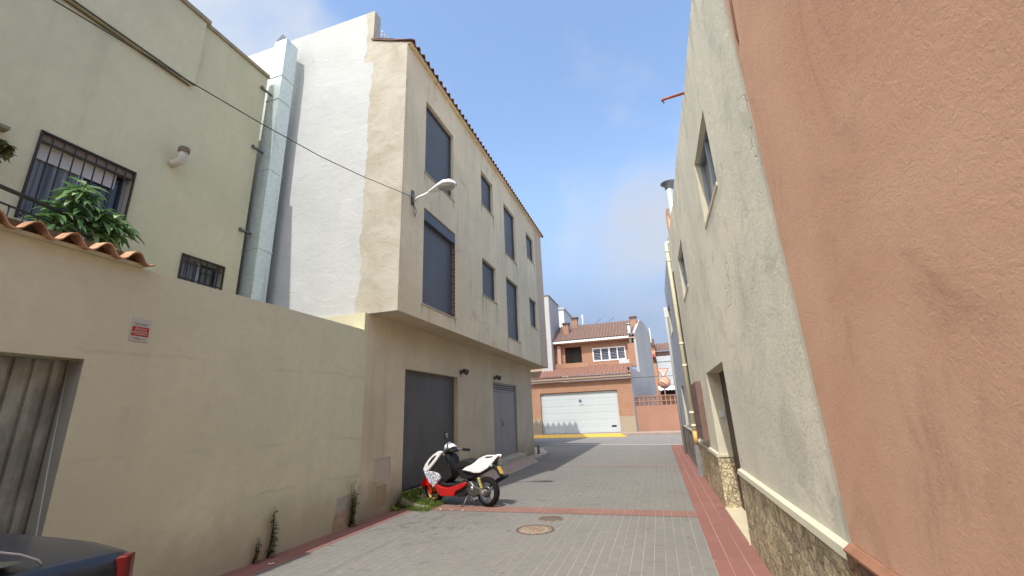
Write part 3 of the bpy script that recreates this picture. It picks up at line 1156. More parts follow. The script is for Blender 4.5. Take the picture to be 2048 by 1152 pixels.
def barred_window(W, x, root, nb, blind, proud=.03):
    a, b, c, d = W[:4]
    f = MB()
    xi = x - W[4] + .005
    t = .05
    f.box(xi, xi + .04, a, b, c, c + t); f.box(xi, xi + .04, a, b, d - t, d)
    f.box(xi, xi + .04, a, a + t, c + t, d - t); f.box(xi, xi + .04, b - t, b, c + t, d - t)
    ym = (a + b) / 2
    f.box(xi + .002, xi + .038, ym - .03, ym + .03, c + t, d - t)
    w = part('window', f, M_winalu, root)
    g = MB(); g.quad((xi + .012, a + t, c + t), (xi + .012, b - t, c + t), (xi + .012, b - t, d - t), (xi + .012, a + t, d - t))
    part('pane', g, M_glass, w)
    g = MB()
    n_ = 26
    vs_ = []
    for i in range(n_ + 1):
        yy = a + t + (ym - a - t) * i / n_
        vs_ += [(xi + .018 + .006 * math.sin(i * 1.3), yy, c + t), (xi + .018 + .006 * math.sin(i * 1.3), yy, d - t)]
    g.add(vs_, [(2 * i, 2 * i + 2, 2 * i + 3, 2 * i + 1) for i in range(n_)], True)
    part('curtain', g, M_curtain, w)
    if blind:
        g = MB()
        slats(g, xi + .045, a + .03, b - .15, d - blind, d - .10, .04, .006)
        part('roller_blind', g, M_roller, w)
        g = MB()
        g.box(xi + .04, x - .02, a + .002, b - .002, d - .12, d - .002)
        part('blind_box', g, simple('mat_blind_box', lin(128, 116, 104), .7), w)
    g = MB()
    xo = x + .012
    for z in (c + .04, d - .14, c + .30):
        g.box(xo - .006, xo + .006, a - .01, b + .01, z - .008, z + .008)
    for i in range(nb + 1):
        yy = a + (b - a) * i / nb
        g.box(xo - .007, xo + .007, yy - .006, yy + .006, c + .02, d - .02)
    g.box(xo - .012, xo + .012, a - .012, a + .012, c, d)
    g.box(xo - .012, xo + .012, b - .012, b + .012, c, d)
    g.box(xo - .012, xo + .012, a, b, d - .025, d)
    part('window_bars', g, M_black, w)
    return w


barred_window(W1, YX, hs, 9, .34)
barred_window(W2, YX, hs, 7, 0)
mb = MB(); mb.box(YX, YX + .14, .9, 2.36, 4.99, 5.03)
part('door_canopy', mb, simple('mat_canopy', lin(130, 122, 104), .9), hs)
# terrace slab behind the garden wall
mb = MB(); mb.box(YX + .002, -4.89, -10, 3.42, 2.75, 2.98)
part('terrace', mb, M_conc, hs)

# elbow vent
vt = thing('vent_pipe', 'white elbow vent pipe with ribbed cap on the cream-green house wall', 'vent pipe', (YX, 4.2, 5.6))
mb = MB()
pts = [(YX, 4.20, 5.66)]
for i in range(9):
    t = PI / 2 * i / 8
    pts.append((YX + .07 + .10 * math.sin(t), 4.20 + .03 * math.sin(t), 5.76 - .10 * math.cos(t)))
pts.append((YX + .17, 4.235, 5.87))
mb.tube(pts, .062, 16)
part('elbow', mb, simple('mat_aged_pvc', lin(196, 190, 174), .5), vt)
mb = MB()
mb.lathe([(.0, -.02), (.080, -.02), (.084, 0), (.072, .012), (.084, .022), (.072, .036), (.084, .046), (.07, .07), (0, .08)], (YX + .17, 4.237, 5.88), (0, 0, 1), 18)
part('cap', mb, simple('mat_vent_cap', lin(140, 124, 104), .7), vt)

# galvanised duct in the gap
dt = thing('ventilation_duct', 'tall square galvanised ventilation duct standing beside the white party wall', 'duct', (-6.98, 5.9, 0))
DX0, DX1, DY0, DY1 = -7.14, -6.81, 5.78, 6.10
mb = MB()
zj = [2.0, 4.75, 6.45, 8.15, 8.75]
for i in range(len(zj)):
    z0 = zj[i]; z1 = zj[i + 1] - .004 if i < 4 else 9.74
    mb.box(DX0, DX1, DY0, DY1, z0, z1)
part('shaft', mb, M_galv, dt)
mb = MB()
for z in zj[1:]:
    mb = MB()
    mb.box(DX0 - .012, DX1 + .012, DY0 - .012, DY1 + .012, z - .014, z + .008)
    part('flange', mb, M_galv, dt)
mb = MB()
mb.add([(DX0, DY0, 9.742), (DX1, DY0, 9.742), (DX1, DY1, 9.742), (DX0, DY1, 9.742), (DX0 + .04, DY1, 10.0), (DX1 - .2, DY0 + .05, 9.98)],
       [(0, 1, 5), (1, 2, 4, 5), (0, 5, 4, 3), (2, 3, 4), (0, 3, 2, 1)])
part('mouth', mb, simple('mat_duct_mouth', lin(70, 80, 96), .6), dt)
for z in (8.28, 6.86, 5.06):
    mb = MB()
    mb.box(YX + .001, YX + .035, 5.54, 5.80, z - .018, z + .018)
    mb.box(YX, YX + .05, 5.53, 5.56, z - .03, z + .03)
    part('bracket', mb, M_steel, dt)

# terrace railing
rl = thing('terrace_railing', 'black iron railing on the terrace above the garden wall', 'railing', (-6.2, 2.4, 2.98))
P0 = Vector((-5.3, -1.0, 0)); P1 = Vector((-6.40, 3.31, 0))
P0 = P1 + (Vector((-6.09, 2.14, 0)) - P1) * 3.6
d = (P1 - P0)
mb = MB()
for z, r_ in ((3.95, .024), (3.79, .012), (3.06, .012)):
    mb.tube([P0 + Vector((0, 0, z)), P1 + Vector((0, 0, z))], r_, 8)
    mb.tube([P1 + Vector((0, 0, z)), Vector((YX, 3.36, z))], r_, 8)
part('rail', mb, M_black, rl)
nb = 32
for i in range(nb + 1):
    q = P0 + d * i / nb
    if q.y < 1.2: continue
    mb = MB(); r_ = .02 if i == nb else .008
    mb.tube([q + Vector((0, 0, 2.98)), q + Vector((0, 0, 3.95 if i == nb else 3.79))], r_, 6)
    part('post' if i == nb else 'baluster', mb, M_black, rl)
for i in range(1, 5):
    q = P1 + (Vector((YX, 3.36, 0)) - P1) * i / 5
    mb = MB(); mb.tube([q + Vector((0, 0, 2.98)), q + Vector((0, 0, 3.95))], .008, 6)
    part('baluster', mb, M_black, rl)


def whorl_plant(name, base, heads, label, mat, L_=.26, W_=.05, nl=13, pot=True, cat='potted plant'):
    t = thing(name, label, cat, base)
    b = Vector(base)
    st = MB(); lf = MB()
    rr = random.Random(hash(name) % 1000 if False else 11)
    for h in heads:
        h = Vector(h)
        mid = (b + h) / 2 + Vector((rr.uniform(-.06, .06), rr.uniform(-.08, .08), .06))
        st.tube([b + Vector((0, 0, .18 if pot else 0)), mid, h], [.014, .010, .005], 6)
        for k_ in range(3):
            hh = h - (h - mid).normalized() * .06 * k_
            for i in range(nl):
                a = 2 * PI * i / nl + rr.uniform(-.2, .2) + k_
                el = rr.uniform(-.15, .75) - .15 * k_
                dd = Vector((math.cos(a) * math.cos(el), math.sin(a) * math.cos(el), math.sin(el)))
                leaf(lf, hh, dd, L_ * rr.uniform(.7, 1.15), W_ * rr.uniform(.8, 1.2), rr.uniform(.35, .8))
    part('stem', st, M_stem, t)
    part('foliage', lf, mat, t, fix=False)
    if pot:
        pm = MB(); pm.lathe([(0, 0), (.11, 0), (.15, .22), (.17, .22), (.17, .25), (.14, .25), (.13, .2), (0, .2)], b, (0, 0, 1), 20)
        part('pot', pm, M_pot, t)
    return t


whorl_plant('terrace_plant', (-6.5, 2.95, 2.98),
            [(-6.35, 2.82, 4.30), (-6.35, 2.72, 4.05), (-6.35, 2.98, 4.24), (-6.33, 3.15, 4.18), (-6.35, 3.30, 4.15), (-6.35, 3.42, 4.05), (-6.3, 2.68, 3.9), (-6.35, 2.92, 4.05),
             (-6.33, 3.13, 3.98), (-6.35, 2.90, 4.40), (-6.33, 3.28, 4.0)],
            'leafy shrub with long glossy leaves in a pot, spilling over the terrace railing', M_leaf, .25, .060, 9)
whorl_plant('terrace_plant', (-6.65, 2.8, 2.98),
            [(-6.5, 2.8, 3.80), (-6.5, 3.0, 3.74), (-6.5, 3.15, 3.7), (-6.5, 2.70, 3.82)],
            'lower dark shrub growing behind the terrace railing, under the glossy one', M_leaf, .17, .045, 9)
whorl_plant('hanging_plant', (-6.85, 2.24, 4.62), [(-6.84, 2.30, 4.78), (-6.84, 2.37, 4.72), (-6.84, 2.26, 4.70), (-6.84, 2.34, 4.62), (-6.84, 2.38, 4.66), (-6.84, 2.28, 4.56), (-6.84, 2.2, 4.66)],
            'olive green hanging foliage at the left edge, left of the barred window', M_leaf2, .08, .035, 12, False, 'hanging plant')

# ------------------------------------------------------------------ left: the three-storey building
ab = thing('apartment_building', 'three-storey beige building with jettied upper floors, slate shutters and a white party wall', 'building', (-4.64, 12, 0))
XO = -4.06
YB, YN, YF, YG = 6.302, 16.33, 17.5, 16.85
OZ, EZ = 3.335, 9.12
D1 = (7.56, 10.0, .225, 2.485, .14)
D2 = (12.5, 14.85, .335, 2.53, .10)
mb = MB()
sheet_x(mb, XL, YB, YG, 0, OZ, [D1, D2, (6.70, 7.14, .55, .89, .02), (16.33, 16.40, .88, 1.16, .05)], .1)
mb.quad((XL, YG, 0), (XL, YG, OZ), (-13, YG + 2, OZ), (-13, YG + 2, 0))
part('ground_floor_wall', mb, M_ground, ab)
mb = MB()
mb.quad((XL - .6, YB, OZ + .001), (XO, YB, OZ + .001), (XO, YF, OZ + .001), (XL - .6, YF, OZ + .001))
part('soffit', mb, M_soffit, ab)
WINS = [(7.14, 8.53, 6.53, 8.33), (7.14, 8.62, 3.66, 5.70), (10.38, 11.33, 7.37, 8.45), (12.38, 13.62, 6.58, 8.37),
        (15.04, 16.12, 7.38, 8.42), (10.34, 11.43, 4.66, 5.71), (12.37, 13.66, 3.84, 5.78), (15.07, 16.07, 4.69, 5.77)]
add_drips(M_facade, [w + ((.05, .75) if i in (2, 3, 4, 5, 6) else (.03, .3)) for i, w in enumerate(WINS)])
mb = MB()
sheet_x(mb, XO, YB, YN, OZ, EZ, [w + (.15,) for w in WINS], .15)
part('street_wall', mb, M_facade, ab)
mb = MB()
mb.quad((XO, YN, OZ), (XO, YF, OZ), (XO, YF, EZ), (XO, YN, EZ))
mb.quad((XO, YF, OZ), (XO, YF, EZ), (-13, YF + 2.2, EZ), (-13, YF + 2.2, OZ))
part('corner_wall', mb, M_peach, ab)
mb = MB()
# party wall facing the camera, then the parapet that caps it
mb.prism([(-14, OZ), (XO - .002, OZ), (XO - .002, EZ + .03), (-4.93, 9.50), (-4.93, 10.35), (-14, 10.35)], 1, YB, YB + .22)
part('party_wall', mb, M_party, ab)
mb = MB()
mb.quad((-4.93, YB + .2, 9.45), (-4.93, YF, 9.45), (-4.93, YF, 9.78), (-4.93, YB + .2, 9.78))
mb.quad((-4.93, YB + .2, 9.78), (-4.93, YF, 9.78), (-13, YF + 2, 9.78), (-13, YB + .2, 9.78))
part('terrace_parapet', mb, M_peach, ab)
mb = MB()
for z in (9.98, 9.88):
    mb.tube([(-4.88, YB + .22, z), (-4.88, YF - .2, z)], .018, 6)
for i in range(9):
    yy = YB + .3 + i * 1.3
    mb.tube([(-4.88, yy, 9.75), (-4.88, yy, 9.98)], .014, 6)
part('terrace_rail', mb, M_whitep, ab)
mb = MB()
s_ = Vector((-.87, 0, .40))
tiles(mb, (XO + .13, YB - .03, EZ + .01), (XO + .13, YF + .08, EZ + .01), (-.87, 0, .36), 1.12, .21, .055, .36, .018, 8, .012)
part('tiled_eave', mb, M_tile_grey, ab)
mb = MB()
mb.prism([(XO + .02, EZ - .0), (XO + .10, EZ + .005), (-4.92, 9.47), (-4.92, 9.44)], 1, YB + .001, YF)
part('eave_board', mb, M_facade, ab)
# red edge of the tiles on the gable side
mb = MB()
mb.tube([(XO + .12, YB - .02, EZ + .045), (-4.5, YB - .02, EZ + .225), (-4.96, YB - .02, EZ + .42)], .014, 8)
part('verge_tile', mb, M_tile_old, ab)

for i, (a, b, c, d) in enumerate(WINS):
    xi = XO - .10
    f = MB(); t = .035
    f.box(xi - .03, xi + .03, a, a + t, c, d); f.box(xi - .03, xi + .03, b - t, b, c, d)
    f.box(xi - .03, xi + .03, a + t, b - t, d - t * 1.4, d); f.box(xi - .03, xi + .03, a + t, b - t, c, c + .02)
    w = part('window', f, M_frame, ab)
    g = MB(); slats(g, xi - .02, a + t, b - t, c + .02, d - t * 1.4, .05, .010)
    part('roller_shutter', g, M_shutter, w)
    g = MB(); g.box(XO - .09, XO + .02, a - .03, b + .03, c - .035, c - .003)
    part('sill', g, simple('mat_sill', lin(176, 168, 150), .85, 0, .2, .1, 6), w)
    if i == 1:
        g = MB(); g.box(xi - .03, XO - .004, a + .003, b - .003, d - .26, d - .05)
        part('shutter_box', g, M_frame, w)
        g = MB(); g.quad((XO - .001, b - .004, c), (XO - .001, b - .004, d - .02), (XO - .15, b - .004, d - .02), (XO - .15, b - .004, c))
        part('brick_reveal', g, M_brickred, w, label='bare red brick reveal')
# doors
a, b, c, d = D1[:4]
mb = MB(); xi = XL - .12
mb.box(xi - .03, xi + .0, a, b - .06, c, d)
for i in range(1, 22):
    yy = a + (b - a - .06) * i / 22
    mb.box(xi, xi + .0025, yy - .004, yy + .004, c, d - .07)
mb.box(xi, xi + .014, a, b - .06, d - .06, d)
gd = part('garage_door', mb, M_door_dark, ab, label='tall charcoal ribbed garage door behind the scooter')
mb = MB(); mb.box(xi - .03, xi + .02, b - .06, b, c, d)
part('door_post', mb, simple('mat_bronze', lin(112, 98, 86), .6), gd)
mb = MB(); mb.box(xi, xi + .035, a, b, c - .03, c + .03)
part('door_foot_seal', mb, M_blackp, gd)
a, b, c, d = D2[:4]
xi = XL - .07
ud = MB(); ud.box(xi - .03, xi + .03, a, a + .05, c, d); ud.box(xi - .03, xi + .03, b - .05, b, c, d); ud.box(xi - .03, xi + .03, a + .05, b - .05, d - .05, d)
ud.box(xi - .03, xi + .03, a + .05, b - .05, d - .27, d - .24)
ud = part('utility_door', ud, M_door_grey, ab, label='grey steel double door with a louvre above')
for ya, yb in ((a + .05, a + .80), (a + .805, b - .05)):
    mb = MB(); mb.box(xi - .02, xi + .01, ya, yb - .004, c, d - .275)
    lf_ = part('door_leaf', mb, M_door_grey, ud)
mb = MB()
for i in range(3):
    mb.box(xi - .02, xi + .012, a + .05, b - .05, d - .235 + i * .062, d - .205 + i * .062)
part('louvre', mb, M_door_grey, ud)
mb = MB(); mb.box(xi - .025, xi - .021, a + .05, b - .05, d - .24, d - .05)
part('louvre_backing', mb, M_black, ud)
mb = MB(); mb.tube([(xi + .01, a + .9, 1.35), (xi + .05, a + .9, 1.35), (xi + .05, a + .9, 1.22)], .012, 8); mb.box(xi + .01, xi + .016, a + .87, a + .93, 1.15, 1.45)
part('handle', mb, M_steel, ud)
for yy, z in ((a + .35, 2.06), (a + 1.3, 2.06), (a + 1.75, 1.99)):
    mb = MB(); mb.box(xi + .010, xi + .013, yy - .03, yy + .03, z - .05, z + .05)
    part('notice', mb, simple('mat_door_notice', lin(150, 152, 156), .5), ud)
mb = MB()
mb.box(XL, XL + .006, 6.68, 6.71, .53, .91); mb.box(XL, XL + .006, 7.13, 7.16, .53, .91); mb.box(XL, XL + .006, 6.71, 7.13, .89, .91); mb.box(XL, XL + .006, 6.71, 7.13, .53, .55)
mb.box(XL - .02, XL - .002, 6.71, 7.13, .55, .89)
part('meter_hatch', mb, simple('mat_meter_hatch', lin(184, 172, 156), .7, 0, .2, .08, 20, .002), ab)
mb = MB()
mb.box(XL + .001, XL + .004, 6.78, 7.06, .14, .46)
part('damp_patch', mb, simple('mat_damp_patch', lin(158, 140, 114), .95, 0, .1, .06, 5), ab)
# sloping apron and step
mb = MB()
mb.prism([(-4.64, 0), (-4.12, 0), (-4.2, .03), (-4.64, .2)], 1, 7.5, 10.2)
part('garage_ramp', mb, simple('mat_mossy_concrete', lin(142, 144, 116), .95, 0, .1, .25, 7, .004), ab)
mb = MB()
mb.prism([(-4.64, 0), (-4.40, 0), (-4.42, .27), (-4.64, .31)], 1, 12.35, 15.0)
part('door_step', mb, M_conc, ab)
mb = MB()
mb.prism([(-4.40, 0), (-4.05, 0), (-4.40, .16)], 1, 10.8, 15.2)
part('step_skirt', mb, simple('mat_pink_concrete', lin(170, 150, 138), .95, 0, .1, .12, 6), ab)
mb = MB(); mb.lathe([(0, 0), (.05, 0), (.05, .28), (.03, .33), (0, .34)], (-4.5, 16.9, .1), (0, 0, 1), 12)
solo('bollard', mb, simple('mat_stub', lin(120, 110, 100), .8), 'short dark stub post at the far foot of the beige building', 'post')

# spotlights beside the doors


def spot(y, z, label):
    t = thing('wall_spotlight', label, 'wall light', (XL, y, z), 0, 'small spotlights over the doors')
    mb = MB(); mb.box(XL, XL + .03, y - .05, y + .05, z - .05, z + .05); mb.tube([(XL + .02, y, z), (XL + .09, y, z + .01)], .018, 8)
    part('mount', mb, simple('mat_spot_mount', lin(96, 74, 62), .6), t)
    mb = MB(); mb.lathe([(0, -.08), (.05, -.08), (.065, 0), (.075, .06), (.07, .062), (0, .05)], (XL + .13, y + .03, z + .01), (.5, .55, -.35), 16)
    h = part('head', mb, M_black if False else simple('mat_spot_head', lin(88, 68, 60), .6), t)
    mb = MB(); mb.lathe([(0, .055), (.066, .055)], (XL + .13, y + .03, z + .01), (.5, .55, -.35), 16)
    part('lens', mb, M_lens, h)


spot(10.16, 2.62, 'small brown spotlight on the beige wall at the top corner of the charcoal garage door')
spot(12.62, 2.64, 'small brown spotlight above the grey steel double door')

# ------------------------------------------------------------------ street lamp on the facade
sl = thing('street_lamp', 'white street lamp on a short arm fixed to the facade between two shuttered windows', 'street lamp', (XO, 6.66, 5.67))
mb = MB(); mb.box(XO, XO + .03, 6.62, 6.70, 5.52, 5.82); mb.box(XO + .03, XO + .07, 6.60, 6.72, 5.62, 5.68)
part('wall_bracket', mb, M_steel, sl)
mb = MB(); mb.tube([(XO + .03, 6.66, 5.60), (XO + .15, 6.665, 5.66), (-3.66, 6.68, 5.73)], .024, 10)
part('arm', mb, M_whitep, sl)
# cobra head: lofted oval sections along +X
mb = MB()
secs = [(-3.72, .03, .035, 5.72), (-3.62, .06, .05, 5.745), (-3.5, .10, .085, 5.775), (-3.36, .135, .11, 5.80), (-3.24, .13, .10, 5.80), (-3.15, .085, .06, 5.785), (-3.12, .02, .02, 5.775)]
n = 16; vs = []
for xx, w_, h_, zc in secs:
    for j in range(n):
        th = 2 * PI * j / n
        zz = math.sin(th)
        vs.append((xx, 6.68 + w_ * math.cos(th), zc + (h_ * zz if zz > 0 else h_ * .35 * zz)))
mb.add(vs, [(i * n + j, i * n + (j + 1) % n, (i + 1) * n + (j + 1) % n, (i + 1) * n + j) for i in range(len(secs) - 1) for j in range(n)], True)
part('housing', mb, M_whitep, sl)
mb = MB()
vs = []
secs = [(-3.50, .06, 5.752), (-3.42, .105, 5.725), (-3.32, .115, 5.705), (-3.22, .10, 5.715), (-3.16, .05, 5.755)]
for xx, w_, zc in secs:
    for j in range(9):
        th = PI * j / 8
        vs.append((xx, 6.68 + w_ * math.cos(th), 5.765 - (5.765 - zc) * math.sin(th)))
mb.add(vs, [(i * 9 + j, i * 9 + j + 1, (i + 1) * 9 + j + 1, (i + 1) * 9 + j) for i in range(4) for j in range(8)], True)
part('lens', mb, M_lens, sl)
mb = MB()
pts = []
for i in range(15):
    t = i / 14 * 2 * PI
    pts.append((XO + .05 + .01 * math.sin(t * 2), 6.70 + .035 * math.sin(t), 5.36 + .09 * math.cos(t)))
mb.tube(pts, .006, 6)
mb.tube([(XO + .04, 6.66, 5.62), (XO + .05, 6.64, 5.5), (XO + .05, 6.70, 5.45)], .007, 6)
mb.tube([(XO + .04, 6.62, 5.60), (XO + .06, 6.60, 5.52), (XO + .04, 6.66, 5.45)], .006, 6)
part('cable_loop', mb, M_cable, sl)

# overhead cable
mb = MB()
pts = [(XO + .045, 6.62, 5.66), (XO + .04, 6.0, 5.50), (XO + .045, 5.1, 5.26), (XO + .05, 4.16, 5.05), (XO + .055, 3.2, 4.90), (XO + .06, 2.42, 4.80), (XO + .06, 1.34, 4.68), (XO + .06, .4, 4.66), (XO + .06, -1.5, 4.78), (XO + .06, -4, 5.1), (XO + .06, -8, 5.9)]
mb.tube(pts, .006, 6)
solo('overhead_cable', mb, M_cable, 'thin dark cable sagging from the street lamp towards the upper left', 'cable')
mb = MB()
mb.tube([(YX + .085, 4.25, 7.232), (YX + .085, -6, 7.232)], .013, 6)
mb.tube([(YX + .03, 4.2, 7.20), (YX + .03, 1, 7.19), (YX + .03, -6, 7.18)], .010, 6)
solo('wall_cable', mb, M_cable, 'straight cable pair clipped along the ledge of the cream-green house', 'cable')

# ------------------------------------------------------------------ right: terracotta building
tb = thing('terracotta_building', 'terracotta roughcast building at the right edge, nearest the camera', 'building', (XR, 0, 0))
mb = MB()
TX = XR - .016
ny, nzz = 30, 90
# gently uneven face
vs = []; fs = []
for i in range(ny + 1):
    for j in range(nzz + 1):
        yy = -9 + (2.785 + 9) * i / ny; zz = .84 + (7.6 - .84) * j / nzz
        dx = noise.noise(Vector((yy * .9, zz * .9, 3))) * .010
        dy = (noise.noise(Vector((0, zz * 2.2, 7))) * .03 + noise.noise(Vector((0, zz * 9, 2))) * .012) if i == ny else 0
        if j == 0: dx = 0
        vs.append((TX + dx if i < ny else TX, yy + dy, zz))
for i in range(ny):
    for j in range(nzz):
        a_ = i * (nzz + 1) + j
        fs.append((a_, a_ + nzz + 1, a_ + nzz + 2, a_ + 1))
mb.add(vs, fs, True)
mb.quad((TX, 2.785, .84), (TX, 2.785, 7.6), (XR + .6, 2.785, 7.6), (XR + .6, 2.785, .84))
mb.quad((TX, -9, 7.6), (TX, 2.785, 7.6), (9, 2.785, 7.6), (9, -9, 7.6))
mb.quad((TX, -9, 0), (TX, -9, 7.6), (9, -9, 7.6), (9, -9, 0))
mb.quad((XR + .5, 2.785, 5), (XR + .5, 2.785, 7.6), (9, 2.785, 7.6), (9, 2.785, 5))
part('wall', mb, M_terra, tb)
mb = MB(); mb.box(TX - .035, XR + .2, -9, 2.78, 0, .80)
part('stone_plinth', mb, M_stone2, tb)
mb = MB(); mb.prism([(TX - .042, .80), (TX - .042, .812), (TX - .012, .838), (XR + .2, .845), (XR + .2, .80)], 1, -9, 2.782)
part('plinth_ledge', mb, simple('mat_brown_ledge', lin(150, 108, 86), .8, 0, .2, .15, 9), tb)
mb = MB(); mb.tube([(TX - .008, 2.66, 7.5), (TX - .008, 2.60, 4.5), (TX - .008, 2.69, 3.9), (TX + .012, 2.72, 3.8)], .007, 6)
part('thin_cable', mb, M_brown, tb)

# ------------------------------------------------------------------ right: old grey-green building
ob = thing('old_building', 'old grey-green rendered building on the right with a stone plinth and recessed doorway', 'building', (XR, 7, 0))
DO = (6.02, 7.98, 0, 2.06, .22)
V1 = (4.30, 5.42, 3.65, 4.52, .10)
V2 = (8.55, 9.85, 3.77, 4.72, .10)
mb = MB()
YEND = 11.62
sheet_x(mb, XR, 2.79, YEND, 0, 5.3, [DO, V1, V2], .12, +1)
tops = [(2.79, 5.46), (5.2, 5.52), (7.0, 5.66), (9.1, 5.76), (11.62, 5.96)]
for i in range(4):
    (a, za), (b, zb) = tops[i], tops[i + 1]
    n_ = 5
    for j in range(n_):
        y0 = a + (b - a) * j / n_; y1 = a + (b - a) * (j + 1) / n_
        z0 = za + (zb - za) * j / n_ + noise.noise(Vector((y0 * 3, 0, 0))) * .012; z1 = za + (zb - za) * (j + 1) / n_ + noise.noise(Vector((y1 * 3, 0, 0))) * .012
        mb.quad((XR, y0, 5.3), (XR, y1, 5.3), (XR, y1, z1), (XR, y0, z0))
        mb.quad((XR, y0, z0), (XR, y1, z1), (XR + .25, y1, z1), (XR + .25, y0, z0))
mb.quad((XR, YEND, 0), (XR, YEND, 5.96), (7, YEND, 5.96), (7, YEND, 0))
mb.quad((XR + .25, 2.79, 5.3), (XR + .25, YEND, 5.3), (7, YEND, 5.3), (7, 2.79, 5.3))
part('wall', mb, M_old, ob)
mb = MB()
mb.box(XR - .030, XR - .0005, 2.79, DO[0] - .002, 0, .755)
part('stone_plinth', mb, M_stone, ob)
mb = MB()
mb.box(XR - .030, XR - .0005, DO[1] + .002, YEND, 0, .755)
mb.box(XR - .030, XR + .218, DO[1] - .028, DO[1] + .0015, .02, .754)
part('stone_plinth', mb, M_stone, ob)
mb = MB()
mb.prism([(XR - .048, .756), (XR - .040, .80), (XR - .0005, .815), (XR - .0005, .756)], 1, 2.79, DO[0] - .01)
part('plinth_trim', mb, M_cream, ob)
mb = MB()
mb.prism([(XR - .048, .756), (XR - .040, .80), (XR - .0005, .815), (XR - .0005, .756)], 1, DO[1] - .03, YEND)
mb.box(XR - .0, XR + .216, DO[1] - .045, DO[1] - .001, .758, .79)
part('plinth_trim', mb, M_cream, ob)
mb = MB()
mb.quad((XR + .002, DO[1] - .004, .79), (XR + .218, DO[1] - .004, .79), (XR + .218, DO[1] - .004, DO[3] - .003), (XR + .002, DO[1] - .004, DO[3] - .003))
mb.quad((XR + .002, DO[0] + .004, 0), (XR + .19, DO[0] + .004, 0), (XR + .218, DO[0] + .004, DO[3] - .003), (XR + .002, DO[0] + .004, DO[3] - .003))
mb.quad((XR + .002, DO[0] + .004, DO[3] - .004), (XR + .218, DO[0] + .004, DO[3] - .004), (XR + .218, DO[1] - .004, DO[3] - .004), (XR + .002, DO[1] - .004, DO[3] - .004))
part('door_reveal', mb, M_cream, ob)
mb = MB(); mb.box(XR - .05, XR + .23, DO[0] + .01, DO[1] - .03, .005, .035)
part('threshold', mb, M_marble, ob)
mb = MB(); mb.box(XR + .20, XR + .25, DO[0] + .006, DO[0] + 1.0, .036, DO[3] - .006)
for z in (.2, .9, 1.5):
    mb.box(XR + .192, XR + .2, DO[0] + .12, DO[0] + .8, z, z + .45)
dr = part('door', mb, M_wood, ob)
mb = MB(); mb.box(XR + .195, XR + .25, DO[0] + 1.01, DO[1] - .035, .036, DO[3] - .006)
part('door_side_panel', mb, M_wood, dr)
mb = MB(); mb.box(XR + .10, XR + .17, DO[1] - .035, DO[1] - .004, 1.36, 1.46)
part('door_bell', mb, M_pvcw, ob)
for W in (V1, V2):
    a, b, c, d, dp = W
    f = MB(); xi = XR + dp - .01; t = .05
    f.box(xi - .03, xi + .01, a, a + t, c, d); f.box(xi - .03, xi + .01, b - t, b, c, d); f.box(xi - .03, xi + .01, a + t, b - t, c, c + t); f.box(xi - .03, xi + .01, a + t, b - t, d - t, d)
    f.box(xi - .028, xi + .008, (a + b) / 2 - .03, (a + b) / 2 + .03, c + t, d - t)
    w = part('window', f, M_winalu, ob)
    g = MB(); g.quad((xi, a + t, c + t), (xi, b - t, c + t), (xi, b - t, d - t), (xi, a + t, d - t))
    part('pane', g, M_glass, w)
    g = MB(); g.quad((XR + .001, b - .003, c), (xi - .03, b - .003, c), (xi - .03, b - .003, d), (XR + .001, b - .003, d))
    g.box(XR - .012, xi - .03, a - .01, b + .01, c - .03, c + .012)
    part('reveal', g, M_cream, w)
mb = MB()
mb.box(XR - .10, XR - .001, 9.15, 10.55, .94, 2.0)
for z in (1.2, 1.47, 1.74):
    mb.box(XR - .106, XR - .1, 9.15, 10.55, z, z + .012)
mb.box(XR - .105, XR - .0, 9.13, 9.16, .93, 2.01)
solo('meter_cabinet', mb, M_brown, 'brown panelled cabinet mounted on the grey-green wall beyond the doorway', 'cabinet')

# rusty spout
mb = MB(); mb.tube([(XR + .05, 5.2, 5.47), (.57, 5.2, 5.44), (.56, 5.2, 5.42)], .018, 8); mb.tube([(.575, 5.2, 5.44), (.575, 5.2, 5.38)], .008, 6)
solo('rusty_spout', mb, M_rust, 'rusty iron spout sticking out from the top of the grey-green wall', 'spout')

# cream downpipe
dp = thing('downpipe', 'cream plastic downpipe with a grey foot at the joint of the grey-green and blue-grey buildings', 'downpipe', (XR - .06, 11.72, 0))
px, py = XR - .07, 11.70
mb = MB()
pts = [(XR + .15, py, 5.86), (XR + .02, py, 5.86), (px + .01, py, 5.83), (px, py, 5.74), (px, py, .95)]
mb.tube(pts, .05, 12)
pipe = part('pipe', mb, M_pvc, dp)
for z in (5.60, 5.33, 3.1, 2.55, 1.42, 1.12):
    mb = MB(); mb.lathe([(.05, -.02), (.06, -.02), (.06, .02), (.05, .02)], (px, py, z), (0, 0, 1), 14)
    part('collar', mb, M_pvc, pipe)
mb = MB(); mb.tube([(px, py, .99), (px, py, .68)], .052, 12)
part('orange_section', mb, M_pvco, dp)
mb = MB(); mb.box(px - .055, px + .055, py - .055, py + .055, .0, .68); mb.box(px - .055, px - .09, py - .05, py + .05, 0, .05)
part('iron_foot', mb, M_iron, dp)

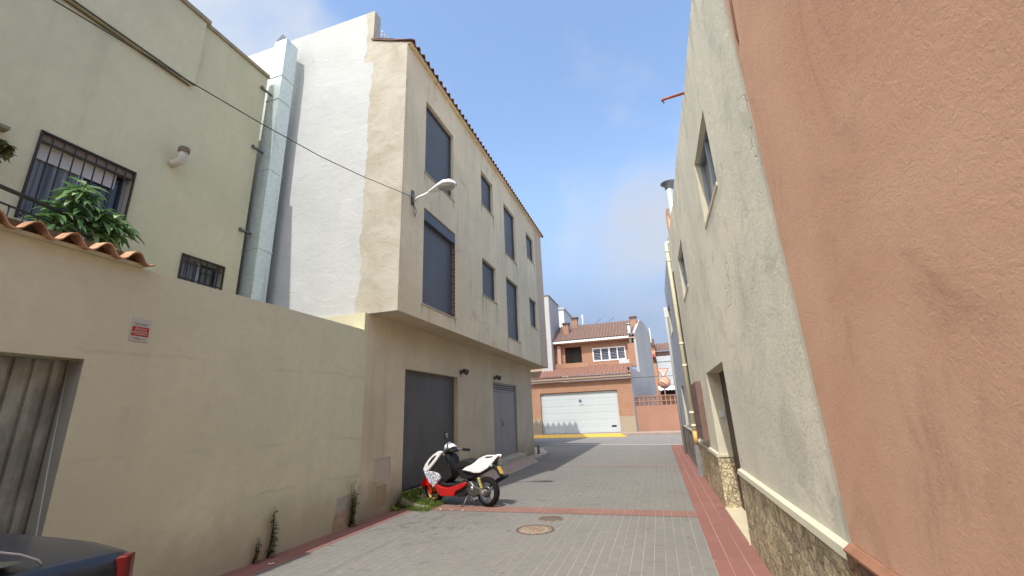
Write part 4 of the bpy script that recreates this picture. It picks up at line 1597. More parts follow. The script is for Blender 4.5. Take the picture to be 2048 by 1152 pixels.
# blue-grey building
bb = thing('blue_grey_building', 'blue-grey rendered building beyond the cream downpipe on the right', 'building', (XR, 14.5, 0))
mb = MB()
BX = XR - .02
bw = [(14.4, 15.6, 1.0, 2.2, .15), (15.6, 16.9, 4.1, 5.1, .1)]
sheet_x(mb, BX, 11.66, 17.4, 0, 6.0, bw, .1, +1)
mb.quad((BX, 17.4, 0), (BX, 17.4, 6), (7, 17.4, 6), (7, 17.4, 0)); mb.quad((BX, 11.66, 6), (BX, 17.4, 6), (7, 17.4, 6), (7, 11.66, 6))
mb.quad((BX, 11.66, 5), (BX, 11.66, 6), (7, 11.66, 6), (7, 11.66, 5))
part('wall', mb, M_blue, bb)
mb = MB(); mb.box(BX - .02, BX - .0005, 11.8, 17.38, 0, .92)
part('stone_plinth', mb, M_stoneg, bb)
mb = MB(); mb.box(BX - .03, BX - .001, 11.8, 17.39, .921, .96)
part('plinth_trim', mb, M_cream, bb)
for (a, b, c, d, dd) in bw:
    g = MB(); g.quad((BX + dd - .01, a, c), (BX + dd - .01, b, c), (BX + dd - .01, b, d), (BX + dd - .01, a, d))
    w = part('window', g, M_glass, bb)
    g = MB(); g.box(BX - .01, BX + dd - .02, b - .006, b - .002, c, d); g.box(BX - .015, BX + dd - .02, a, b, c - .03, c)
    part('reveal', g, M_cream, w)
wp_ = thing('downpipe', 'white downpipe at the far end of the blue-grey building', 'downpipe', (XR - .09, 17.3, 0))
mb = MB(); mb.tube([(XR + .1, 17.3, 5.3), (XR - .08, 17.3, 5.22), (XR - .10, 17.3, 5.05), (XR - .10, 17.3, .06)], .055, 12)
part('pipe', mb, M_pvcw, wp_)
mb = MB(); mb.box(XR - .16, XR - .02, 17.24, 17.36, 4.9, 5.3)
part('hopper', mb, M_pvcw, wp_)
cb = thing('corner_house', 'low white corner house beyond the blue-grey building', 'house', (XR, 19, 0))
mb = MB(); mb.box(XR + .02, 7, 17.42, 21.2, 0, 5.3)
part('wall', mb, M_whitewall, cb)
mb = MB(); mb.box(XR - .0, XR + .019, 17.42, 21.21, 0, 1.0)
part('dark_plinth', mb, M_stoneg, cb)

# flue and chimney above the parapet
fl = thing('flue_pipe', 'galvanised flue pipe with a conical cowl rising above the grey-green parapet', 'flue', (1.14, 12.5, 6))
mb = MB(); mb.tube([(1.14, 12.5, 5.9), (1.14, 12.5, 7.95)], .10, 16)
part('pipe', mb, M_galv, fl)
mb = MB(); mb.lathe([(.11, -.12), (.125, -.1), (.125, 0), (.17, .03), (.23, .06), (.235, .075), (.0, .16)], (1.14, 12.5, 7.95), (0, 0, 1), 20)
part('cowl', mb, simple('mat_cowl', lin(120, 122, 126), .5, .4), fl)
mb = MB(); mb.box(1.0, 1.35, 13.0, 13.5, 5.8, 7.45)
solo('chimney_stack', mb, stucco('mat_chimney_orange', lin(226, 178, 138), .05, 2), 'plain orange rendered chimney stack under the galvanised flue', 'chimney', bevel=.01)

# ------------------------------------------------------------------ covers, litter
mc = thing('manhole_cover', 'round cast-iron manhole cover in the grey paving in front of the red strip', 'manhole cover', (-1.80, 6.36, 0))
c0 = (-1.80, 6.36, .0)
mb = MB(); mb.lathe([(.0, .006), (.225, .006), (.228, .003)], c0, (0, 0, 1), 40); mb.lathe([(.09, .0065), (.093, .010), (.115, .010), (.118, .0065)], c0, (0, 0, 1), 40)
for i in range(20):
    a = 2 * PI * i / 20
    q = Vector((c0[0] + .165 * math.cos(a), c0[1] + .165 * math.sin(a), .0085))
    mb.lathe([(0, .002), (.014, .001), (.016, -.003)], q, (0, 0, 1), 8)
lid = part('lid', mb, M_cover, mc)
mb = MB(); mb.lathe([(.236, .001), (.236, .008), (.262, .008), (.266, .001)], c0, (0, 0, 1), 40)
part('rim', mb, M_drain, mc)
mb = MB(); mb.lathe([(0, .007), (.055, .009), (.06, .006)], c0, (0, 0, 1), 20)
part('boss', mb, simple('mat_boss', lin(150, 116, 100), .8, .2), lid)
dc = thing('drain_cover', 'small dark round cover on the edge of the red strip, behind the manhole', 'drain cover', (-1.74, 7.02, 0))
mb = MB(); mb.lathe([(0, .008), (.17, .008), (.18, .002)], (-1.74, 7.02, 0), (0, 0, 1), 30)
part('lid', mb, M_drain, dc)
mb = MB(); mb.lathe([(.185, .002), (.185, .009), (.2, .009), (.2, .002)], (-1.74, 7.02, 0), (0, 0, 1), 30)
part('rim', mb, M_cover, dc)

for i, (x_, y_, a_) in enumerate(((-3.55, 7.38, .3), (-3.35, 7.40, .9), (-3.78, 7.42, 1.9), (-4.36, 4.42, .5))):
    mb = MB(); c_, s2 = math.cos(a_), math.sin(a_)
    w_, h_ = (.028, .012) if i < 3 else (.035, .018)
    vs = []
    for k_ in range(7):
        t = k_ / 6 * 2 - 1
        for s3 in (-1, 1):
            vs.append((x_ + c_ * w_ * t - s2 * h_ * s3, y_ + s2 * w_ * t + c_ * h_ * s3, .007 + .006 * (1 + math.sin(k_ * 1.7 + s3))))
    mb.add(vs, [(2 * j, 2 * j + 2, 2 * j + 3, 2 * j + 1) for j in range(6)], True)
    lab = ['crumpled pale paper scrap on the red strip below the scooter, middle of three', 'pale paper scrap on the red strip, rightmost of three near the scooter', 'tiny pale scrap on the red strip, leftmost of three near the scooter', 'white scrap on the red paving at the foot of the beige garden wall'][i]
    solo('paper_scrap', mb, M_signwhite, lab, 'litter', 'paper scraps on the paving', fix=False)

# ------------------------------------------------------------------ weeds


def weed(base, h, n, spread, mat, label, ll=.09, seed=1, kind='weed'):
    rr = random.Random(seed)
    t = thing(kind, label, 'weed', base)
    b = Vector(base)
    st = MB(); lf = MB()
    for i in range(n):
        a = rr.uniform(0, 2 * PI)
        tip = b + Vector((abs(math.cos(a)) * spread * rr.uniform(.2, 1), math.sin(a) * spread * rr.uniform(.2, 1), h * rr.uniform(.5, 1)))
        mid = (b + tip) / 2 + Vector((.02, rr.uniform(-.02, .02), 0))
        st.tube([b + Vector((.0, rr.uniform(-spread, spread) * .4, 0)), mid, tip], [.005, .004, .002], 5)
        m_ = int(h * 34)
        for j in range(m_):
            t_ = (j + 1) / m_
            q = (b.lerp(mid, t_ * 2) if t_ < .5 else mid.lerp(tip, t_ * 2 - 1))
            aa = rr.uniform(0, 2 * PI)
            leaf(lf, q, (abs(math.cos(aa)) + .2, math.sin(aa), rr.uniform(.1, .9)), ll * rr.uniform(.5, 1.1) * (1.1 - .5 * t_), ll * .26, .3)
    part('stem', st, M_stem, t)
    part('foliage', lf, mat, t, fix=False)


weed((XL + .02, 4.62, 0), 0.60, 6, .05, M_dryweed, 'tall thin dry weed against the beige garden wall', .10, 3)
weed((XL + .02, 4.42, 0), .26, 6, .05, M_dryweed, 'short dry weed left of the tall thin one by the garden wall', .09, 4)
weed((XL + .02, 6.12, 0), .66, 10, .11, M_weed, 'bushy green weed where the garden wall meets the tall building', .10, 5)
weed((XL + .03, 7.30, 0), .34, 9, .16, M_weed, 'low green weed at the foot of the charcoal door, left of the grass', .09, 6)
gm = MB()
rr = random.Random(5)
for i in range(4200):
    u_ = rr.random()
    yy = 7.2 + 1.5 * rr.random(); xx = -4.6 + .66 * rr.random() ** 1.2
    if xx > -4.42 and not (7.25 < yy < 8.0): continue
    if noise.noise(Vector((xx * 4, yy * 4, 1))) < -.15: continue
    zb = max(0, .2 * (-4.15 - xx) / .49) if yy > 7.5 else 0
    a = rr.uniform(0, 2 * PI)
    h = rr.uniform(.025, .075) if xx > -4.45 else rr.uniform(.04, .12)
    d_ = Vector((math.cos(a) * .4, math.sin(a) * .4, 1)).normalized()
    s_ = Vector((-math.sin(a), math.cos(a), 0)) * .004
    b = Vector((xx, yy, zb))
    gm.add([b - s_, b + s_, b + d_ * h * .6 + s_ * .7, b + d_ * h + Vector((math.cos(a), math.sin(a), -.3)) * h * .3, b + d_ * h * .6 - s_ * .7], [(0, 1, 2, 3, 4)])
solo('grass', gm, M_grass, 'patch of green grass growing round the scooter front wheel', 'grass', kind='stuff', fix=False)

# ------------------------------------------------------------------ the scooter (local frame: +x forward, +z up)
sr = Vector((-3.02, 7.76, 0)); heading = math.atan2(.23, -.97)
sco = thing('scooter', 'white and red scooter with a black seat parked in front of the charcoal garage door', 'scooter', sr, heading)
# lean slightly onto its stand handled by the stand itself
sp_ = lambda name, mb, mat, par=None, **k_: part(name, mb, mat, par or sco, local=True, **k_)


def wheel(cx, r, w, name, mat_rim, spokes=5, disc=True):
    c = (cx, 0, r)
    t = MB()
    prof = []
    for i in range(11):
        a = PI * i / 10
        prof.append((r - w * .62 + w * .62 * math.sin(a), -w / 2 * math.cos(a)))
    prof = [(r * .70, -w * .42)] + prof + [(r * .70, w * .42)]
    t.lathe(prof, c, (0, 1, 0), 36)
    wh = sp_('wheel', t, M_rubber)
    t = MB()
    t.lathe([(r * .69, -w * .44), (r * .74, -w * .46), (r * .74, -w * .38), (r * .64, -w * .3), (r * .64, w * .3), (r * .74, w * .38), (r * .74, w * .46), (r * .69, w * .44)], c, (0, 1, 0), 36)
    t.lathe([(0, -.05), (.035, -.05), (.04, 0), (.035, .05), (0, .05)], c, (0, 1, 0), 16)
    for i in range(spokes):
        a = 2 * PI * i / spokes + .3
        e = Vector((math.cos(a), 0, math.sin(a))); s_ = Vector((-math.sin(a), 0, math.cos(a)))
        q = Vector(c)
        vs = []
        for rr_, ww in ((.03, .022), (r * .66, .014)):
            for yy in (-.018, .018):
                vs += [q + e * rr_ - s_ * ww + Vector((0, yy, 0)), q + e * rr_ + s_ * ww + Vector((0, yy, 0))]
        t.add(vs, [(0, 1, 3, 2), (4, 6, 7, 5), (0, 4, 5, 1), (2, 3, 7, 6), (0, 2, 6, 4), (1, 5, 7, 3)])
    sp_('rim', t, mat_rim, wh)
    if disc:
        t = MB(); t.lathe([(.055, .045), (.095, .045), (.095, .050), (.055, .050), (.055, .045)], c, (0, 1, 0), 28)
        sp_('brake_disc', t, M_steel, wh)
    return wh


wheel(0, .245, .125, 'rear', M_alu, 3)
wheel(1.28, .235, .11, 'front', M_gold, 5)
# painted rim stripe on the rear wheel
t = MB(); t.lathe([(.176, .058), (.186, .058), (.186, .060), (.176, .060), (.176, .058)], (0, 0, .245), (0, 1, 0), 36)
sp_('rim_stripe', t, M_white)


def both(name, pts, y0, y1, mat, inset=.015, par=None):
    for s in (1, -1):
        t = MB(); t.puff(pts, 1, y0 * s, y1 * s, inset)
        sp_(name, t, mat, par)


# front fender
t = MB()
vs = []
for i in range(13):
    a = R(-5 + 118 * i / 12)       # from in front of the wheel over the top to behind
    rr_ = .262 + (.05 if i < 2 else 0) * 0
    for j in range(7):
        b = PI * j / 6
        w_ = .075 if 2 < i < 11 else .055
        hh = .035
        ra = rr_ + hh * math.sin(b)
        vs.append((1.28 + ra * math.cos(a), w_ * math.cos(b), .235 + ra * math.sin(a)))
t.add(vs, [(i * 7 + j, i * 7 + j + 1, (i + 1) * 7 + j + 1, (i + 1) * 7 + j) for i in range(12) for j in range(6)], True)
fd = sp_('front_fender', t, M_redg)
both('fender_side', [(1.58, .27), (1.52, .40), (1.40, .47), (1.26, .45), (1.20, .34), (1.25, .28), (1.31, .15), (1.345, .15), (1.34, .30), (1.45, .30)], .075, .094, M_redg, .008, fd)
# fork
for s in (1, -1):
    t = MB(); t.tube([(1.28, .085 * s, .235), (1.20, .085 * s, .48)], .02, 10)
    sp_('fork_leg', t, M_gold)
t = MB(); t.tube([(1.19, 0, .45), (1.02, 0, .98)], .03, 10)
sp_('steering_column', t, M_blackp)
# white upper shield with slot (two bars), decorated lower shield
SH = [(1.40, .60), (1.36, .54), (1.28, .60), (1.20, .66), (1.10, .76), (1.00, .88), (.96, .905), (1.03, .90), (1.14, .845), (1.26, .76), (1.35, .69)]
both('front_shield', [(1.43, .60), (1.37, .545), (1.27, .60), (1.17, .68), (1.07, .77), (.99, .86), (.955, .915), (1.04, .925), (1.16, .87), (1.28, .79), (1.38, .69)], .10, .195, M_white, .016)
both('shield_slot', [(1.30, .655), (1.24, .70), (1.14, .785), (1.08, .85), (1.12, .85), (1.20, .80), (1.28, .72)], .188, .199, M_blackp, .003)
t = MB()
t.puff([(1.41, .585), (1.43, .62), (1.34, .73), (1.2, .85), (1.0, .92), (1.0, .86), (1.18, .78), (1.28, .68), (1.36, .56)], 1, -.11, .11, .03)
sp_('nose', t, M_white)
both('shield_side', [(1.41, .59), (1.37, .50), (1.26, .36), (1.15, .29), (1.02, .41), (.98, .46), (1.03, .53), (1.14, .56), (1.29, .57), (1.36, .55)], .10, .20, M_decal, .018)
# inner legshield
t = MB()
t.puff([(1.30, .58), (1.22, .66), (1.12, .76), (.96, .88), (.86, .86), (.80, .80), (.77, .62), (.72, .50), (.90, .38), (1.0, .44), (1.16, .53)], 1, -.165, .165, .03)
sp_('inner_shield', t, M_blackp)
# headset
t = MB()
secs = [(.80, .12, .955, .995), (.86, .115, .93, 1.05), (.93, .10, .92, 1.08), (.99, .075, .93, 1.04), (1.035, .03, .945, .985)]
vs = []
for xx, w_, z0, z1 in secs:
    for j in range(14):
        th = 2 * PI * j / 14
        vs.append((xx, w_ * math.cos(th), (z0 + z1) / 2 + (z1 - z0) / 2 * math.sin(th)))
t.add(vs, [(i * 14 + j, i * 14 + (j + 1) % 14, (i + 1) * 14 + (j + 1) % 14, (i + 1) * 14 + j) for i in range(4) for j in range(14)], True)
t.f.append(tuple(len(t.v) - 14 + j for j in range(14)))
hc = sp_('headset_cowl', t, M_white)
t = MB(); t.puff([(.74, .90), (.80, .96), (.92, .955), (1.02, .93), (1.0, .90), (.88, .895)], 1, -.10, .10, .02)
sp_('dashboard', t, M_blackp)
t = MB(); t.lathe([(0, .0), (.045, .0), (.05, -.02)], (1.415, .0, .70), (.9, 0, .45), 16)
sp_('headlight', t, M_lens)
for s in (1, -1):
    t = MB(); t.tube([(.93, .05 * s, .925), (.90, .18 * s, .94), (.78, .30 * s, .925)], .014, 8)
    hb_ = sp_('handlebar', t, M_alu)
    t = MB(); t.tube([(.80, .27 * s, .928), (.70, .37 * s, .905)], .022, 10)
    sp_('grip', t, M_rubber, hb_)
    t = MB(); t.tube([(.86, .25 * s, .94), (.80, .31 * s, .89), (.74, .36 * s, .875)], .008, 6)
    sp_('brake_lever', t, M_alu, hb_)
    t = MB(); t.lathe([(0, -.02), (.035, -.02), (.04, .02), (0, .03)], (.93, .13 * s, .90), (1, 0, 0), 12)
    sp_('indicator', t, M_lens)
t = MB(); t.tube([(.86, .12, .97), (.88, .14, 1.14)], .010, 6)
mi = sp_('mirror', t, M_blackp)
t = MB(); t.puff([(.10, 1.13), (.18, 1.14), (.19, 1.24), (.16, 1.27), (.105, 1.25)], 0, .865, .90, .012)
sp_('mirror_head', t, M_blackp, mi)
t = MB(); t.puff([(.115, 1.15), (.17, 1.155), (.175, 1.23), (.155, 1.25), (.118, 1.24)], 0, .861, .866, .002)
sp_('mirror_glass', t, M_alu, mi)


def taper(o_):
    for v_ in o_.data.vertices:
        if v_.co.x < .25:
            v_.co.y *= 1 - .62 * min(1, (.25 - v_.co.x) / .58)


# floor and red sides
t = MB(); t.puff([(1.12, .34), (1.02, .44), (.90, .37), (.55, .37), (.42, .47), (.36, .42), (.42, .33), (.95, .31)], 1, -.15, .15, .02)
sp_('floorboard', t, M_blackp)
both('lower_fairing', [(1.15, .33), (1.10, .36), (.98, .31), (.82, .295), (.62, .345), (.42, .405), (.36, .40), (.42, .33), (.50, .29), (.62, .25), (.66, .165), (.98, .15), (1.05, .20)], .11, .19, M_redm, .016)
t = MB(); t.puff([(1.02, .17), (.66, .18), (.60, .26), (.40, .34), (.98, .34), (1.1, .32)], 1, -.12, .12, .02)
sp_('belly_pan', t, M_redm)
# seat body
t = MB(); t.puff([(.62, .62), (.60, .54), (.56, .47), (.44, .44), (.30, .46), (.12, .53), (-.05, .60), (-.22, .70), (-.28, .80), (-.10, .82), (.12, .74), (.30, .70), (.5, .66)], 1, -.12, .12, .03)
sp_('seat_base', t, M_blackp)
t = MB()
t.puff([(.65, .64), (.64, .70), (.56, .765), (.43, .79), (.30, .765), (.20, .755), (.08, .80), (-.08, .86), (-.20, .87), (-.22, .83), (-.05, .77), (.10, .70), (.30, .67), (.5, .62), (.6, .605)], 1, -.135, .135, .045, 4)
sp_('seat', t, simple('mat_seat_vinyl', lin(38, 36, 38), .65, 0, .3))
both('tail_fairing', [(.47, .61), (.38, .66), (.28, .69), (.20, .73), (.10, .80), (.02, .835), (-.08, .858), (-.32, .86), (-.335, .845), (-.27, .79), (-.20, .73), (-.08, .64), (.08, .565), (.20, .56), (.34, .585)], .115, .175, M_white, .016)
both('fairing_crease', [(.40, .61), (.26, .645), (.05, .655), (.16, .58), (.30, .59)], .165, .180, M_whitep, .006)
both('fairing_slot', [(-.02, .815), (-.06, .835), (-.22, .84), (-.20, .82), (-.10, .81)], .172, .177, M_blackp, .002)
t = MB(); t.puff([(-.30, .83), (-.26, .76), (-.18, .70), (-.15, .72), (-.24, .83)], 1, -.045, .045, .012)
sp_('tail_light', t, M_tail)
# rear mudguard, plate
t = MB(); t.puff([(-.12, .66), (-.22, .70), (-.28, .64), (-.38, .50), (-.36, .49), (-.24, .60)], 1, -.05, .05, .01)
sp_('mudguard', t, M_blackp)
t = MB()
e = Vector((-.10, 0, -.13)).normalized()
q0 = Vector((-.27, 0, .665))
w_ = .052
nn_ = Vector((-.79, 0, .61)) * .004
vs = [q0 + Vector((-.012, -w_, 0)), q0 + Vector((-.012, w_, 0)), q0 + e * .15 + Vector((-.012, w_, 0)), q0 + e * .15 + Vector((-.012, -w_, 0))]
t.add(vs + [v_ + nn_ for v_ in vs], [(0, 1, 2, 3), (4, 5, 6, 7), (0, 1, 5, 4), (1, 2, 6, 5), (2, 3, 7, 6), (3, 0, 4, 7)])
sp_('number_plate', t, M_plate)
for s in (1, -1):
    t = MB(); t.tube([(-.2, .06 * s, .70), (-.22, .14 * s, .69)], .008, 6); t.lathe([(0, -.03), (.022, -.02), (.026, .01), (0, .02)], (-.22, .15 * s, .69), (1, 0, 0), 10)
    sp_('rear_indicator', t, M_lens)
for o_ in list(sc.objects):
    if o_.parent == sco and o_.name.split('.')[0] in ('seat', 'seat_base', 'tail_fairing', 'fairing_crease', 'fairing_slot'):
        taper(o_)
for o_ in list(sc.objects):
    if o_.parent == sco and o_.name.split('.')[0] in ('seat', 'seat_base', 'tail_fairing', 'fairing_crease', 'fairing_slot', 'tail_light', 'mudguard', 'number_plate', 'rear_indicator'):
        for v_ in o_.data.vertices:
            if v_.co.x < 0:
                v_.co.x *= .84
sco.scale = (.955, 1, 1)
# engine, swing arm, shock, exhaust, stand
t = MB()
t.puff([(.46, .40), (.44, .30), (.40, .22), (.30, .17), (.20, .17), (.14, .22), (.20, .32), (.30, .42)], 1, -.11, .13, .03)
sp_('engine', t, M_steel)
t = MB(); t.puff([(.40, .37), (.20, .34), (.05, .31), (-.05, .29), (-.07, .22), (0, .19), (.12, .21), (.30, .25), (.40, .30)], 1, .075, .13, .02)
sp_('transmission_case', t, M_steel)
t = MB(); t.lathe([(0, .0), (.05, 0), (.055, -.03)], (.05, .14, .25), (0, 1, 0), 18); t.lathe([(0, .0), (.035, 0), (.04, -.02)], (.28, .14, .30), (0, 1, 0), 18)
sp_('case_cover', t, M_alu)
t = MB()
pts = []
p0, p1 = Vector((.10, .155, .49)), Vector((.02, .155, .30))
t.tube([p0, p1], .012, 8)
for i in range(61):
    a = i / 60; q = p0.lerp(p1, .08 + .8 * a); th = a * 2 * PI * 7
    pts.append(q + Vector((math.cos(th) * .024, math.sin(th) * .024, 0)))
t.tube(pts, .006, 6)
sp_('shock_absorber', t, M_yelmet)
t = MB(); t.tube([(.35, -.13, .22), (.15, -.17, .24), (.02, -.19, .34), (-.10, -.19, .41), (-.29, -.19, .49), (-.32, -.19, .50)], [.018, .02, .03, .036, .034, .024], 12)
sp_('exhaust', t, M_blackp)
t = MB(); t.tube([(.38, .10, .20), (.46, .16, .01), (.50, .17, .006)], .010, 8)
sp_('side_stand', t, M_steel)
t = MB(); t.tube([(.30, .10, .19), (.27, .12, .09)], .012, 8); t.tube([(.30, -.10, .19), (.27, -.12, .09)], .012, 8); t.tube([(.27, -.12, .09), (.27, .12, .09)], .010, 8)
sp_('centre_stand', t, M_steel)
t = MB(); t.tube([(.95, .0, .9), (1.05, .10, .7), (1.2, .1, .45), (1.26, .09, .30)], .006, 6)
sp_('brake_hose', t, M_blackp)
t = MB(); t.puff([(.70, .19), (.55, .30), (.40, .33), (.36, .25), (.45, .16), (.6, .15)], 1, -.10, .14, .02)
sp_('engine_shroud', t, M_blackp)

# ------------------------------------------------------------------ the car at the lower left (front towards -y)
CX = -3.36
ca = thing('parked_car', 'dark navy car parked by the garden wall, lower left, its red tail lamp showing', 'car', (CX, 1.75, 0))
HW = .86
# body sections: (y, half width factor, sill z, shoulder z, deck z)
secs = [(1.755, .86, .42, .86, .90), (1.725, .93, .32, .92, .958), (1.64, .97, .24, .945, .985), (1.45, 1.0, .22, .955, .998), (1.1, 1.0, .20, .965, .99), (.4, 1.0, .2, .96, .975), (-.6, 1.0, .2, .94, .955), (-1.3, 1.0, .2, .92, .945), (-1.9, .98, .2, .86, .92), (-2.4, .93, .22, .78, .84), (-2.6, .82, .28, .66, .70), (-2.66, .70, .36, .55, .58)]


def carsec(y, f, zs, zsh, zd):
    w = HW * f
    half = [(w * .90, zs), (w * .985, zs + .10), (w, (zs + zsh) / 2 + .05), (w * .985, zsh - .06), (w * .955, zsh), (w * .90, zsh + .012), (w * .6, zd), (w * .3, zd + .008), (0, zd + .012)]
    pts = [(-a, b) for a, b in half[:-1]] + [half[-1]] + [(a, b) for a, b in reversed(half[:-1])]
    return [(CX + a, y, b) for a, b in pts]


mb = MB()
S = [carsec(*s_) for s_ in secs]
n = len(S[0])
mb.add([p for s_ in S for p in s_], [(i * n + j, i * n + j + 1, (i + 1) * n + j + 1, (i + 1) * n + j) for i in range(len(S) - 1) for j in range(n - 1)], True)
mb.f.append(tuple(range(n)))
mb.f.append(tuple((len(S) - 1) * n + j for j in range(n)))
body = part('body', mb, M_car, ca)
mb = MB()
cab = [(1.30, .80, 1.0, 1.005), (1.05, .78, 1.0, 1.09), (.55, .72, .98, 1.33), (.2, .68, .97, 1.395), (-.4, .67, .96, 1.41), (-.9, .69, .95, 1.34), (-1.55, .76, .93, .955)]
vs = []
for y_, w_, z0, z1 in cab:
    for a, b in ((-w_, z0), (-w_ * .93, z0 + (z1 - z0) * .5), (-w_ * .82, z1 - .01), (-w_ * .5, z1), (0, z1 + .008), (w_ * .5, z1), (w_ * .82, z1 - .01), (w_ * .93, z0 + (z1 - z0) * .5), (w_, z0)):
        vs.append((CX + a, y_, b))
mb.add(vs, [(i * 9 + j, i * 9 + j + 1, (i + 1) * 9 + j + 1, (i + 1) * 9 + j) for i in range(len(cab) - 1) for j in range(8)], True)
part('greenhouse', mb, M_carglass, ca)
mb = MB()
mb.tube([(CX + .80, 1.36, .972), (CX + .795, 1.345, .995), (CX + .775, 1.29, 1.03), (CX + .745, 1.16, 1.08), (CX + .68, .95, 1.17), (CX + .58, .5, 1.34)], .005, 8)
part('window_trim', mb, M_alu, ca)
for s in (1, -1):
    mb = MB()
    vs = []
    for (y_, o_, z_) in ((1.665, .838, .925), (1.66, .862, .66), (1.69, .832, .932), (1.69, .852, .64), (1.72, .81, .93), (1.72, .828, .62), (1.762, .73, .90), (1.77, .74, .62), (1.775, .50, .88), (1.78, .52, .66)):
        vs.append((CX + s * o_, y_, z_))
    vs2 = [(CX + s * (abs(v_[0] - CX) - .03), v_[1] - .03, v_[2]) for v_ in vs]
    nv = len(vs)
    f_ = [(2 * i, 2 * i + 1, 2 * i + 3, 2 * i + 2) for i in range(4)]
    f2 = [tuple(a + nv for a in q) for q in f_]
    f3 = [(2 * i, 2 * i + 2, 2 * i + 2 + nv, 2 * i + nv) for i in range(4)] + [(2 * i + 1, 2 * i + 3, 2 * i + 3 + nv, 2 * i + 1 + nv) for i in range(4)] + [(0, 1, 1 + nv, nv), (8, 9, 9 + nv, 8 + nv)]
    mb.add(vs + vs2, f_ + f2 + f3, False)
    part('tail_lamp', mb, M_tail, ca, bevel=.006)
    for yw in (1.0, -1.75):
        mb = MB(); mb.lathe([(.19, -.1), (.30, -.1), (.32, -.07), (.32, .07), (.30, .1), (.19, .1)], (CX + s * .76, yw, .32), (1, 0, 0), 28)
        wl = part('wheel', mb, M_rubber, ca)
        mb = MB(); mb.lathe([(0, s * .09), (.05, s * .095), (.19, s * .08), (.195, s * .1)], (CX + s * .76, yw, .32), (1, 0, 0), 20)
        part('hubcap', mb, M_alu, wl)
mb = MB(); mb.box(CX - .26, CX + .26, 1.757, 1.767, .55, .66)
part('number_plate', mb, M_whitep, ca)
mb = MB(); mb.box(CX - .74, CX + .74, 1.70, 1.82, .34, .52)
part('rear_bumper', mb, M_car, ca, bevel=.03)

# ------------------------------------------------------------------ far block across the junction
fh = thing('brick_house', 'orange brick house across the junction with a white garage door and tiled roofs', 'house', (-5, 33, .12))
FY = 33.0
mb = MB()
mb.box(-9.4, -8.42, FY, FY + .4, 1.2, 3.82); mb.box(-2.66, -1.6, FY, FY + .4, 1.2, 3.82); mb.box(-8.42, -2.66, FY, FY + .4, 3.06, 3.82)
mb.quad((-9.4, FY + .4, 0), (-1.6, FY + .4, 0), (-1.6, FY + .4, 3.8), (-9.4, FY + .4, 3.8))
part('garage_wall', mb, M_brick, fh)
mb = MB()
mb.box(-9.42, -8.42, FY - .02, FY + .38, .0, 1.2)
part('stone_base', mb, M_granite, fh)
mb = MB()
mb.box(-2.66, -1.58, FY - .02, FY + .38, .0, 1.2)
part('stone_base', mb, M_granite, fh)
mb = MB()
for i in range(6):
    z0 = .14 + i * .482
    mb.box(-8.40, -2.68, FY + .15, FY + .19, z0, z0 + .476)
for i in range(11):
    mb.box(-8.40, -2.68, FY + .145, FY + .15, .26 + i * .26, .268 + i * .26)
gdo = part('garage_door', mb, M_gdoor, fh, label='wide white sectional garage door')
mb = MB(); mb.box(-3.28, -2.95, FY + .135, FY + .15, .50, .62)
part('letter_slot', mb, M_blackp, gdo)
mb = MB(); mb.lathe([(0, 0), (.105, 0), (.11, .01)], (-5.42, FY + .138, 2.40), (0, -1, 0), 24)
part('round_emblem', mb, M_blueink, gdo)
mb = MB(); mb.tube([(-5.47, FY + .128, 2.35), (-5.37, FY + .128, 2.45)], .016, 6)
mb.box(-5.43, -5.40, FY + .126, FY + .130, 2.36, 2.42)
part('emblem_mark', mb, M_greyink, gdo)
mb = text_mesh('1 87', .19, (-5.38, FY + .142, 2.10), (1, 0, 0), (0, 0, 1), .002)
part('number_sticker', mb, M_greyink, gdo)
mb = MB()
mb.box(-9.4, -1.5, FY - .35, FY + .1, 3.98, 4.18); mb.box(-9.4, -1.55, FY - .28, FY - .0, 3.84, 3.98)
part('garage_fascia', mb, simple('mat_fascia', lin(176, 156, 140), .8, 0, .2, .08, 4), fh)
mb = MB()
tiles(mb, (-9.5, FY - .42, 4.17), (-1.5, FY - .42, 4.17), (0, 3.4, 1.02), 3.54, .25, .08, .40, .02, 6, .02)
part('garage_roof', mb, M_tile_roof, fh)
# upper storey
UY = 36.0
mb = MB()
ops = [(-6.85, -5.45, 5.45, 6.88), (-4.55, -1.9, 5.53, 6.62)]
xs = [-7.9, -6.85, -5.45, -4.55, -1.9, -1.05]
for i in range(5):
    a, b = xs[i], xs[i + 1]
    if i == 1:
        mb.box(a, b, UY, UY + .25, 5.0, 5.45); mb.box(a, b, UY, UY + .25, 6.88, 7.2)
    elif i == 3:
        mb.box(a, b, UY, UY + .25, 5.0, 5.53); mb.box(a, b, UY, UY + .25, 6.62, 7.2)
    else:
        mb.box(a, b, UY, UY + .25, 5.0, 7.2)
part('upper_wall', mb, M_brick, fh)
mb = MB(); mb.box(-7.9, -5.4, UY + .9, UY + 1.0, 5, 7.2)
part('porch_back', mb, simple('mat_porch', lin(120, 104, 92), .9), fh)
mb = MB(); mb.box(-6.6, -5.7, UY + .84, UY + .9, 5.1, 6.9)
part('porch_door', mb, simple('mat_porch_door', lin(84, 78, 74), .6), fh)
mb = MB(); mb.box(-7.42, -7.14, UY - .32, UY - .02, 5.1, 7.0)
part('porch_column', mb, stucco('mat_column', lin(196, 160, 140), .05, 2), fh)
mb = MB(); mb.box(-7.75, -4.9, UY - .4, UY - .28, 5.1, 5.5)
part('porch_parapet', mb, M_brick, fh)
f = MB()
t = .09
f.box(-4.55, -1.9, UY - .03, UY + .05, 5.53, 5.53 + t); f.box(-4.55, -1.9, UY - .03, UY + .05, 6.62 - t, 6.62)
